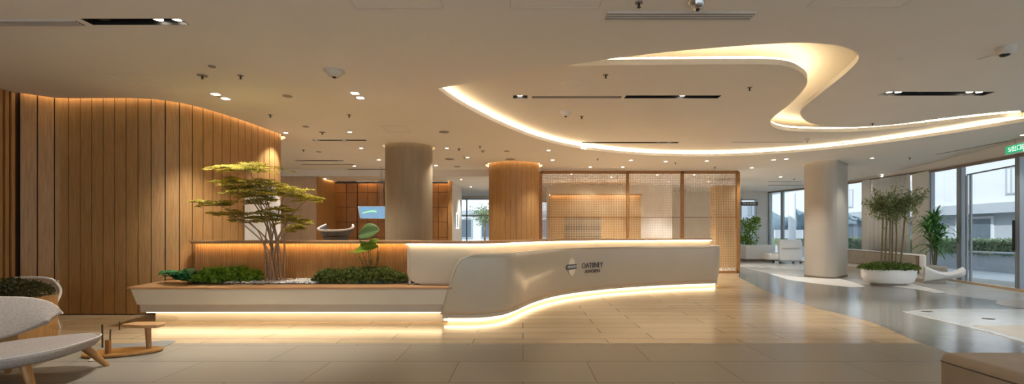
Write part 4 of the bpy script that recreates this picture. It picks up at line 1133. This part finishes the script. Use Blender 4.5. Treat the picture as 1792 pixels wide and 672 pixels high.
for i in range(9):
    s_ = i / 8; wv_ = .78 * s_; zt_ = .40 - .22 * math.sin(s_ * math.pi * .8) + .10 * s_; c = pe + en * wv_ + ed * .02
    rows.append([(c.x, c.y, .03 + .16 * s_), (c.x + ed.x * .10, c.y + ed.y * .10, .10 + .16 * s_), (c.x + ed.x * .13, c.y + ed.y * .13, zt_ - .02), (c.x + ed.x * .05, c.y + ed.y * .05, zt_ + .03), (c.x, c.y, zt_ + .03)])
MB().grid(rows).build('end_panel', 'white', sf, smooth=60, solid=.02)

# curtain
mb = MB(); c0, c1 = wwall(1601), wwall(1527); n = 160; rows = [[], []]
tt = (c1 - c0); L = tt.length; tn = Vector((tt.x, tt.y, 0)).normalized(); nn = Vector((-tn.y, tn.x, 0)); nn = nn if nn.x < 0 else -nn
for i in range(n + 1):
    s_ = i / n; p = c0.lerp(c1, s_) + nn * (.12 + .045 * math.sin(s_ * L / .115 * 2 * math.pi * .5) + .01 * math.sin(s_ * 37))
    rows[0].append((p.x, p.y, .04)); rows[1].append((p.x, p.y, c0.z + (c1.z - c0.z) * s_ - .03))
tag(mb.grid(rows).build('curtain', 'curtain', smooth=80, solid=.003), 'pleated pale grey curtain hanging behind the slim trees at the windows', 'curtain')

# far right: white lounge chair, box planter, hanging sign
Yc = 18.3
e = thing('lounge_chair', 'white boxy lounge chair on casters by the far windows', 'chair', (xat(1376, Yc), Yc, 0))
x0, x1 = xat(1364, Yc), xat(1405, Yc)
zt_ = zat(419, Yc)
rows = []
for z, f0, f1 in ((.12, .02, -.02), (.4, .0, 0), (.8, 0, .0), (zt_, .02, -.05)): rows.append((z, x0 + f0, x1 + f1))
mb = MB()
for y in (Yc, Yc + .14): pass
vs = []; 
for (z, a, b) in rows: vs += [(a, Yc - .02 * (z > .5), z), (b, Yc, z), (b, Yc + .16, z), (a, Yc + .16, z)]
fs = [(3, 2, 1, 0), (12, 13, 14, 15)]
for i in range(3):
    for k in range(4): fs.append((i * 4 + k, i * 4 + (k + 1) % 4, i * 4 + 4 + (k + 1) % 4, i * 4 + 4 + k))
mb.add(vs, fs).build('backrest', 'white', e, bevel=.04, seg=4, smooth=50)
MB().box(x0 + .05, x1 - .05, Yc + .12, Yc + .75, .16, .42).build('seat', 'white', e, bevel=.05, seg=4, smooth=50)
MB().box(x0 - .42, x0 + .04, Yc + .05, Yc + .65, .14, .40).build('armrest', 'white', e, bevel=.06, seg=4, smooth=50)
MB().box(x0 + .1, x1 - .15, Yc - .035, Yc + .0, .62, .635).build('seam_line', 'taupe', e)
MB().box(x0, x1, Yc + .02, Yc + .6, .075, .12).build('base_rail', 'chrome', e)
for x in (x0 + .06, x1 - .06):
    for y in (Yc + .05, Yc + .55):
        MB().tube([(x - .03, y, .045), (x + .03, y, .045)], .045, 14).build('caster', 'darkmetal', e, smooth=40)
Yb = 19.6; xb0, xb1 = xat(1305, Yb), xat(1343, Yb)
e = thing('box_planter', 'white low box planter beside the far doorway', 'planter', ((xb0 + xb1) / 2, Yb + .3, 0))
MB().box(xb0, xb1 + .35, Yb, Yb + .55, .10, zat(429, Yb)).build('box', 'white', e, bevel=.015)
MB().box(xb0 + .04, xb1 + .25, Yb + .04, Yb + .5, 0, .10).build('base', 'frame_brown', e)
zz = zat(429, Yb)
e = thing('leafy_shrub', 'bright green leafy shrub growing in the far white box planter', 'plant', (xat(1316, Yb), Yb + .3, zz))
mb = MB(); st = MB(); b0 = Vector((xat(1320, Yb), Yb + .3, zz - .01))
for cx_, cy_, rr_ in ((1308, 413, .26), (1320, 420, .28), (1311, 391, .24), (1325, 393, .26), (1317, 402, .24), (1328, 385, .16), (1309, 421, .2)):
    c = Vector((xat(cx_, Yb), Yb + .3, zat(cy_, Yb))); st.tube([b0, b0.lerp(c, .5) + rv(.03), c], [.016, .01, .006], 6)
    for _ in range(170):
        d = rv(1).normalized() * rr_ * random.random() ** .4; mb.leaf(c + d, d + rv(.3), rv(1) + Vector((0, 0, .5)), .11, .055)
st.build('stem', 'bamboo_stem', e, smooth=60); mb.build('foliage', 'leaf_green', e)
Yg = 19.8; c = Vector((xat(1311, Yg), Yg, zat(356.5, Yg)))
e = thing('hanging_sign', 'dark framed hanging sign with pale characters in front of the far doorway', 'sign', c)
rmS = Matrix(((1, 0, 0), (0, 0, -1), (0, 1, 0)))
obx(c, rmS, .82, .19, -.03, 0).build('sign_board', 'frame', e, bevel=.01)
obx(c, rmS, .76, .14, 0, .003).build('sign_face', 'seatgrey', e)
text('7H H-IHEE', 'lettering', 'paper', .13, c + rmS @ Vector((0, 0, .006)), rmS, e, .001)
for dx in (-.3, .3): MB().tube([c + Vector((dx, 0, .09)), Vector((c.x + dx, c.y, H + .01))], .006, 6).build('hanger', 'chrome', e)

# ottoman bottom right
e = thing('leather_ottoman', 'tan upholstered bench with rounded corner at the bottom right edge', 'ottoman', (3.4, 2.3, 0))
oc = []
for qx, qy, a0 in ((4.1 - .05, 2.96 - .05, 0), (2.75 + .05, 2.96 - .05, 90), (2.75 + .05, 1.5 + .05, 180), (4.1 - .05, 1.5 + .05, 270)):
    for k in range(7): a = R(a0 + 15 * k); oc.append((qx, qy, math.cos(a), math.sin(a)))
rows = []
for ins_, z in ((.01, .05), (0, .06), (0, .37), (.004, .393), (.014, .411), (.03, .422), (.049, .425)):
    row = [(qx + (.05 - ins_) * c_, qy + (.05 - ins_) * s_, z) for qx, qy, c_, s_ in oc]; rows.append(row + [row[0]])
mbo = MB().grid(rows); mbo.f.append(tuple(len(mbo.v) - 29 + k for k in range(28))); mbo.build('body', 'leather', e, smooth=50)
rr_ = []
for qx, qy, a0 in ((4.1 - .05, 2.96 - .05, 0), (2.75 + .05, 2.96 - .05, 90), (2.75 + .05, 1.5 + .05, 180), (4.1 - .05, 1.5 + .05, 270)):
    for k in range(7): a = R(a0 + 15 * k); rr_.append((qx + .050 * math.cos(a), qy + .050 * math.sin(a)))
MB().tube([(a, b, .366) for a, b in rr_], .0045, 6, closed=True).build('seam', 'seam', e, smooth=60)
MB().box(2.82, 4.0, 1.6, 2.88, 0, .06).build('plinth', 'seam', e)
# floor boxes
for px, py, lb in ((1622, 546, 'left dark floor socket plate in the pale floor inlay'), (1730, 559, 'right dark floor socket plate in the pale floor inlay')):
    x, y = fl(px, py); tag(MB().lathe([(.065, 0), (.06, .004)], (x, y, .0082), 24, 1.3, .8).build('floor_socket', 'darkmetal'), lb, 'floor socket', 'floor sockets')

# ================================================================ LEFT FOREGROUND: lounge chair, table, planter
cx_, cy_ = -4.10, 3.60
ac = thing('wing_armchair', 'grey fabric lounge chair with winged back and tapered wooden legs at bottom left', 'armchair', (cx_, cy_, 0))
rot = R(12)
def L2W(x, y, z): c, s_ = math.cos(rot), math.sin(rot); return (cx_ + x * c - y * s_, cy_ + x * s_ + y * c, z)
# seat: rounded slab, front towards +x
prof = [(.0, .195), (.80, .185), (.93, .205), (.99, .24), (.985, .265), (.93, .288), (.80, .300), (.4, .298), (.02, .295)]
mb = MB(); nseg = 48; base = len(mb.v)
def sup(a, p=2.8): c, s_ = math.cos(a), math.sin(a); return (abs(c) ** (2 / p)) * (1 if c > 0 else -1), (abs(s_) ** (2 / p)) * (1 if s_ > 0 else -1)
rows = []
for r, z in prof:
    row = []
    for k in range(nseg + 1):
        u, v = sup(2 * math.pi * k / nseg); x, y = u * .47 * r, v * .45 * r
        zz_ = z + (.03 * (x / .43)) - .012 * (1 - r)
        row.append(L2W(x, y, zz_))
    rows.append(row)
mb.grid(rows).build('seat', 'fabric', ac, smooth=60)
tr = [L2W(*(lambda u, v: (u * .47, v * .45))(*sup(2 * math.pi * k / nseg)), .262 + .03 * sup(2 * math.pi * k / nseg)[0]) for k in range(nseg)]
MB().tube([Vector(p) + Vector((0, 0, .018)) for p in tr], .005, 6, closed=True).build('seat_piping', 'piping', ac, smooth=60)
# winged back shell
rows = []; rim = []
NA = 40
for j in range(13):
    v = j / 12; row = []
    for i in range(NA + 1):
        u = (i / NA) * 2 - 1; a = math.pi + u * R(88)
        w = 1 - abs(u) ** 2.4
        zlo = .27 + .15 * abs(u) ** 3; zhi = .66 * (1) - .0 * w + .0; zhi = zlo + (.38) * max(0.02, (1 - abs(u) ** 3.2)) ** .6
        z = zlo + (zhi - zlo) * v
        flare = .05 * math.sin(v * 1.5) + .10 * v * v
        rx_ = .40 + flare; ry_ = .43 + flare * 1.1
        row.append(L2W(rx_ * math.cos(a) - .06, ry_ * math.sin(a), z))
    rows.append(row)
o = MB().grid(rows).build('backrest', 'fabric', ac, smooth=70); md = o.modifiers.new('s', 'SOLIDIFY'); md.thickness = .05; md.offset = 0; md2 = o.modifiers.new('b', 'SUBSURF'); md2.levels = 1; md2.render_levels = 1
rim = rows[-1]
MB().tube(rim, .009, 6).build('back_piping', 'piping', ac, smooth=60)
MB().tube([L2W(-.36, 0, .2), L2W(-.40, 0, .34)], .03, 8).build('back_support', 'walnut', ac)
for (x, y, fx, fy) in ((.27, .30, .41, .38), (.27, -.28, .36, -.33), (-.24, .28, -.30, .33), (-.24, -.28, -.30, -.34)):
    MB().tube([L2W(x, y, .21), L2W(fx, fy, 0.0)], [.034, .021], 14).build('leg', 'walnut', ac, smooth=50)

# coffee table with glass top and oval wooden base
tcx, tcy = -4.0, 4.62
ct = thing('coffee_table', 'low glass coffee table with oval wooden base beside the lounge chair', 'coffee table', (tcx, tcy, 0))
topz = .27
def oval(cx, cy, a, b, n=48, rz=0):
    return [(cx + a * math.cos(t) * math.cos(rz) - b * math.sin(t) * math.sin(rz), cy + a * math.cos(t) * math.sin(rz) + b * math.sin(t) * math.cos(rz)) for t in [2 * math.pi * k / n for k in range(n)]]
MB().prism(oval(tcx - .28, tcy + .08, .56, .42), topz, topz + .010).build('glass_top', 'tableglass', ct)
# wooden end of the top
endw = [(xat(238, 4.72), 4.55), (xat(262, 4.6), 4.50), (xat(285, 4.6), 4.52), (xat(295, 4.65), 4.60), (xat(294, 4.7), 4.68), (xat(262, 4.7), 4.69), (xat(240, 4.7), 4.68)]
MB().prism(endw, topz - .02, topz + .012).build('top_end', 'oak_flat', ct, bevel=.006)
bp = oval(xat(213, 4.45), 4.47, .325, .17, rz=.35)
MB().prism(bp, .008, .034).build('base_shelf', 'walnut', ct, bevel=.008)
shadow_loop = smoothpath(v2([fl(190, 613), fl(200, 604), fl(240, 601.5), fl(275, 598), fl(306, 597), fl(300, 602), fl(275, 611), fl(235, 618), fl(205, 619)]), 4, True)  # table's cast shadow, modelled as a thin dark plate
o = fill('thin_plate', [[(p.x, p.y) for p in shadow_loop]], 0.0032, .0075, 'frame', ct); o['label'] = 'thin dark grey plate drawn as the shadow of the table'
lx, ly = xat(262, 4.6), 4.6
MB().tube([(lx + .01, ly - .02, .03), (lx - .02, ly, topz - .01)], [.022, .028], 10).build('leg', 'walnut', ct, smooth=50)
lx, ly = xat(183, 4.32), 4.36
MB().obox((lx - .025, ly), (lx + .02, ly), .03, .03, .17).build('leg', 'walnut', ct, bevel=.006)
MB().tube([(lx + .015, ly, .15), (lx + .02, ly, topz)], .006, 6).build('rod', 'darkmetal', ct)
MB().tube([(xat(209, 4.75), 4.75, .18), (xat(209, 4.75), 4.75, topz + .0)], .006, 6).build('rod', 'darkmetal', ct)
MB().tube([(xat(179.5, 4.6), 4.6, .03), (xat(179, 4.6), 4.6, topz)], .008, 6).build('rod', 'darkmetal', ct)
x, y = fl(164, 632); MB().lathe([(.035, .0), (.04, .012), (.03, .025)], (x, y, .0), 16).build('foot', 'cane', ct, smooth=40)

# wooden planter with dark bush, cane chair behind
e = thing('wood_planter', 'oak planter trough behind the lounge chair at the left edge', 'planter', (-5.9, 5.0, 0))
MB().box(-6.75, -5.44, 4.80, 5.22, 0.02, .50).build('trough', 'oak', e, bevel=.006)
MB().box(-6.72, -5.47, 4.83, 5.19, .50, .505).build('soil', 'soil', e)
e = thing('dark_bush', 'dark mottled bush growing in the oak trough at the left edge', 'shrub', (-5.9, 5.0, .5))
clump('foliage', '', '', mound(-6.05, 5.0, .49, .70, .27, .23), 4200, 'leaf_fern', .036, .026, e)
core(-6.05, 5.0, .49, .68, .26, .21, 'leaf_fern', e)
Yk = 5.62; kx1 = xat(103, Yk); kx0 = kx1 - .78; zk = zat(489, Yk)
e = thing('cane_chair', 'pale framed cane-back chair half hidden behind the dark bush', 'chair', ((kx0 + kx1) / 2, Yk - .1, 0))
fr = smoothpath([Vector(p) for p in [(kx1 + .10, Yk - .30, .02), (kx1 + .06, Yk - .12, .30), (kx1 + .02, Yk, .48), (kx1 - .02, Yk, zk - .06), (kx1 - .12, Yk + .02, zk), (kx0 + .12, Yk + .02, zk), (kx0 + .02, Yk, zk - .06), (kx0 - .02, Yk, .48), (kx0 - .06, Yk - .12, .3), (kx0 - .10, Yk - .3, .02)]], 6)
MB().tube(fr, .017, 8).build('frame', 'piping', e, smooth=60)
mb = MB(); z = .42
while z < zk - .01: mb.box(kx0, kx1 - .01, Yk, Yk + .006, z - .003, z + .003); z += .016
x = kx0
while x < kx1: mb.box(x - .003, x + .003, Yk + .006, Yk + .012, .42, zk - .01); x += .016
mb.build('cane_back', 'cane', e)
MB().box(kx0, kx1, Yk - .06, Yk + .0, .38, .44).build('rear_rail', 'piping', e, bevel=.01)
MB().box(kx0, kx1, Yk - .34, Yk - .02, .30, .40).build('seat', 'fabric', e, bevel=.03, seg=3, smooth=50)
for x in (kx0 + .05, kx1 - .05): MB().tube([(x, Yk - .04, .32), (x, Yk + .06, 0)], .015, 8).build('leg', 'piping', e)

# ================================================================ BACK OFFICE: stool, hanging screen, door
Yt = 8.6; xt = xat(588, Yt); zt_ = zat(393, Yt)
e = thing('bar_chair', 'dark grey bucket chair with pale rim rising behind the fluted partition', 'chair', (xt, Yt, 0))
rows = []; NA = 30
for j in range(9):
    v = j / 8; row = []
    for i in range(NA + 1):
        u = (i / NA) * 2 - 1; a = math.pi / 2 + u * R(125)
        top_ = zt_ - .12 + .12 * abs(u) ** 2.2; lo = zt_ - .25
        z = lo + (top_ - lo) * v; r = .17 + .15 * v ** .6
        row.append((xt + r * math.cos(a) * 1.0, Yt - r * math.sin(a) * .85, z))
    rows.append(row)
o = MB().grid(rows).build('bucket', 'seatgrey', e, smooth=70); md = o.modifiers.new('s', 'SOLIDIFY'); md.thickness = .03; md.offset = 0
MB().tube(rows[-1], .020, 8).build('rim', 'piping', e, smooth=60)
MB().lathe([(.21, zt_ - .30), (.23, zt_ - .24), (.05, zt_ - .23)], (xt, Yt, 0), 24).build('seat', 'seatgrey', e, smooth=50)
MB().box(xt - .19, xt + .2, Yt - .16, Yt + .16, zt_ - .52, zt_ - .30).build('seat_base', 'seatgrey', e, bevel=.02)
MB().tube([(xt, Yt, .04), (xt, Yt, zt_ - .5)], .03, 12).build('pedestal', 'chrome', e, smooth=40)
MB().lathe([(.24, 0), (.24, .012), (.05, .05)], (xt, Yt, 0), 32).build('base_disc', 'chrome', e, smooth=40)

Yv = 13.2; vx0, vx1 = xat(626, Yv), xat(692, Yv); vz0, vz1 = zat(382, Yv), zat(361.5, Yv)
m = bpy.data.materials.new('screen'); m.use_nodes = True; nt = m.node_tree; b = nt.nodes['Principled BSDF']
tc = nt.nodes.new('ShaderNodeTexCoord'); gr = nt.nodes.new('ShaderNodeTexNoise'); gr.inputs['Scale'].default_value = 2.2
cr = nt.nodes.new('ShaderNodeValToRGB'); cr.color_ramp.elements[0].color = (.17, .40, .62, 1); cr.color_ramp.elements[1].color = (.36, .55, .78, 1)
nt.links.new(tc.outputs['Object'], gr.inputs['Vector']); nt.links.new(gr.outputs['Fac'], cr.inputs[0]); nt.links.new(cr.outputs[0], b.inputs['Emission Color']); 
b.inputs['Base Color'].default_value = (.02, .03, .04, 1); b.inputs['Emission Strength'].default_value = .5; M['screen'] = m
M['screen_green'] = mat('screen_green', (.3, .7, .35), .5, emit=(.25, .65, .35), estr=.7)
M['screen_mark'] = mat('screen_mark', (.1, .3, .5), .5, emit=(.12, .32, .5), estr=.6)
e = thing('display_screen', 'pale blue lit screen hanging left of the taupe column', 'screen', ((vx0 + vx1) / 2, Yv, vz0))
sl = .06
def quad3(x0b, x1b, x0t, x1t, y0, y1, z0, z1): return slantbox(x0t, x0b, x1t, x1b, y0, y0, y1, z0, z1)
quad3(vx0 + sl + .01, vx1, vx0, vx1, Yv, Yv + .05, vz0 - .01, vz1 + .01).build('housing', 'white', e)
quad3(vx0 + sl + .02, vx1 - .01, vx0 + .02, vx1 - .01, Yv - .004, Yv, vz0, vz1).build('display', 'screen', e)
xm = xat(640, Yv); zm = (vz0 + vz1) / 2
poly = []
for k in range(13): t_ = k / 12; poly.append((xm - .10 + .42 * t_, zm - .01 + .07 * math.sin(t_ * 2.2) ))
for k in range(13): t_ = 1 - k / 12; poly.append((xm - .10 + .42 * t_, zm - .035 + .045 * math.sin(t_ * 2.2)))
n = len(poly); MB().add([(a, Yv - .006, b_) for a, b_ in poly] + [(a, Yv - .004, b_) for a, b_ in poly], [tuple(range(n)), tuple(range(2 * n - 1, n - 1, -1))] + [(i, n + i, n + (i + 1) % n, (i + 1) % n) for i in range(n)]).build('swoosh_mark', 'screen_green', e)
mb = MB()
for k in range(4): mb.box(xm - .08 + k * .055, xm - .055 + k * .055, Yv - .006, Yv - .004, vz1 - .11, vz1 - .04)
mb.box(xat(664, Yv), xat(669, Yv), Yv - .006, Yv - .004, vz0 + .03, vz0 + .05); mb.box(xat(664, Yv), xat(664.8, Yv), Yv - .006, Yv - .004, vz0 + .03, vz0 + .12); mb.box(xat(668.2, Yv), xat(669, Yv), Yv - .006, Yv - .004, vz0 + .03, vz0 + .12)
mb.build('screen_marks', 'screen_mark', e)
for px in (664.5, 668): MB().tube([(xat(px, Yv), Yv + .03, vz1), (xat(px, Yv), Yv + .03, H + .02)], .010, 8).build('hanger', 'chrome', e)
# small frame on the side wall
Yh = 16.4
e = thing('wall_frame', 'tall slim white frame on the side wall at the far end of the cabinets', 'wall frame', (xb + .1, Yh, 1.3))
# visible face of this wall looks towards +x
mb = MB(); z0, z1 = zat(400, Yh), zat(373, Yh)
mb.box(xb + .1, xb + .13, Yh - .25, Yh - .21, z0, z1); mb.box(xb + .1, xb + .13, Yh + .2, Yh + .24, z0, z1); mb.box(xb + .1, xb + .13, Yh - .25, Yh + .24, z1 - .04, z1); mb.box(xb + .1, xb + .13, Yh - .25, Yh + .24, z0, z0 + .04)
mb.build('frame', 'exitwhite', e); MB().box(xb + .1, xb + .105, Yh - .21, Yh + .2, z0, z1).build('picture', 'frame', e)

# ================================================================ OUTSIDE
struct(MB().box(9.0, 60, -20, 70, -.25, -.05).build('ground', 'paving'))
struct(MB().box(-40, 9.0, 22.5, 70, -.25, -.05).build('ground', 'paving'))
bd = thing('office_building', 'white building with grey window bands seen through the right-hand windows', 'building', (19, 20, 0))
BX = 19.0
MB().box(BX, BX + 6, 2, 60, 2.35, 4.3).build('upper_wall', 'facade', bd)
MB().box(BX - .3, BX + 6, 2, 60, 2.05, 2.45).build('ledge', 'facade_grey', bd)
MB().box(BX + .25, BX + 6, 2, 60, 0, 2.05).build('lower_wall', 'facade_grey', bd)
MB().box(BX - .1, BX + 6, 2, 60, 4.3, 4.45).build('cornice', 'facade_grey', bd)
mb = MB(); y = 2
while y < 60: mb.box(BX + .02, BX + .12, y, y + .32, 4.45, 7.2); y += .36
mb.build('screen_cladding', 'facade', bd)
for y0 in (12.5, 15.2, 18.2, 21.4, 24.8, 29, 34, 40):
    w = MB().box(BX + .20, BX + .25, y0, y0 + 1.6, .5, 1.95).build('window', 'facade', bd); MB().box(BX + .18, BX + .2, y0 + .1, y0 + 1.5, .6, 1.85).build('pane', 'facade_glass', w)
for y0 in (14.2, 16.9, 21.2, 25.6, 31, 37):
    w = MB().box(BX - .04, BX, y0, y0 + .62, 2.75, 3.8).build('window', 'facade_grey', bd)
    m2 = MB()
    for k in range(3): m2.box(BX - .07, BX - .04, y0 + .08 + k * .18, y0 + .16 + k * .18, 2.8, 3.75)
    m2.build('blinds', 'facade', w)
tag(MB().box(15.6, 16.0, 10, 30, -.1, .52).build('garden_wall', 'facade_grey'), 'low grey wall below the clipped hedge outside the glass', 'wall')
e = thing('clipped_hedge', 'clipped green hedge on the low wall outside the right windows', 'hedge', (15.9, 18, .5))
MB().box(15.62, 16.4, 10, 30, .53, .95).build('hedge_core', 'hedge', e)
mb = MB()
for _ in range(9000):
    y = random.uniform(10, 24); 
    if random.random() < .7: p = Vector((15.6 + random.uniform(-.06, .03), y, random.uniform(.5, .98)))
    else: p = Vector((random.uniform(15.6, 16.3), y, .97 + random.uniform(-.03, .05)))
    mb.leaf(p, rv(1) + Vector((-.6, 0, .2)), rv(1), .09, .06)
mb.build('foliage', 'hedge', e)
tag(MB().tube([(14.9, 13.2, -.05), (14.9, 13.2, .62), (14.9, 15.0, .62), (14.9, 15.0, -.05)], .035, 8).build('metal_rail', 'facade_grey'), 'grey metal hoop rail before the hedge outside', 'rail')
# shade sails on posts
def sail(pts, Y, lb):
    e = thing('shade_sail', lb, 'awning', (xat(pts[0][0], Y), Y, 0), 'blue-grey shade sails outside the far windows')
    V = [Vector((xat(a, Y + (i % 2) * .5), Y + (i % 2) * .5, zat(b, Y))) for i, (a, b) in enumerate(pts)]
    top = V[:len(V) // 2]; bot = V[len(V) // 2:][::-1]
    rows = [top, [a.lerp(b, .5) + Vector((0, .15, 0)) for a, b in zip(top, bot)], bot]
    MB().grid(rows).build('fabric', 'sail', e, smooth=80, solid=.02)
    for q in (0, -1): MB().tube([(bot[q].x, bot[q].y, -.05), (bot[q].x, bot[q].y, top[q].z)], .05, 8).build('pole', 'facade_grey', e)
sail([(1349, 369), (1360, 374), (1370, 379), (1384, 382), (1384, 402), (1370, 402), (1360, 402), (1349, 402)], 25, 'left blue-grey shade sail outside the far windows')
sail([(1390, 363), (1399, 368), (1410, 372), (1422, 374), (1422, 402), (1410, 402), (1399, 402), (1390, 402)], 25, 'middle blue-grey shade sail outside, left of the white column')
sail([(1482, 371), (1492, 377), (1502, 380), (1512, 381), (1512, 393), (1502, 392), (1492, 392), (1482, 392)], 22, 'right blue-grey shade sail outside, right of the white column')
tag(MB().tube([(xat(1386, 24), 24, -.05), (xat(1386, 24), 24, 3.4)], .18, 20).build('outdoor_column', 'facade', smooth=40), 'round white column outside the far windows', 'column')
# building beyond the back wall
b2 = thing('rear_building', 'pale building seen through the far back windows', 'building', (0, 34, 0))
MB().box(-25, 16.5, 34, 38, 0, 6).build('wall', 'facade', b2)
MB().box(-25, 16.5, 33.8, 34, 2.7, 3.0).build('ledge', 'facade_grey', b2)
for x in (-7.5, -5.0, -3.2, -1.2, 1.4, 8, 12, 14.6):
    w = MB().box(x, x + 1.1, 33.9, 34, .9, 2.4).build('window', 'facade_grey', b2); MB().box(x + .08, x + 1.02, 33.86, 33.9, 1.0, 2.3).build('pane', 'facade_glass', w)
e = thing('street_tree', 'small dark tree outside the window left of the timber-clad column', 'tree', (xat(846, 25), 25, 0))
mb = MB(); c = Vector((xat(848, 25), 25, zat(378, 25)))
MB().tube([(c.x, c.y, -.05), (c.x + .03, c.y, c.z)], [.08, .03], 8).build('trunk', 'bark', e)
for _ in range(900): mb.leaf(c + Vector((random.gauss(0, .35), random.gauss(0, .3), random.gauss(0, .25))), rv(1), rv(1), .12, .06)
mb.build('foliage', 'leaf_right', e)
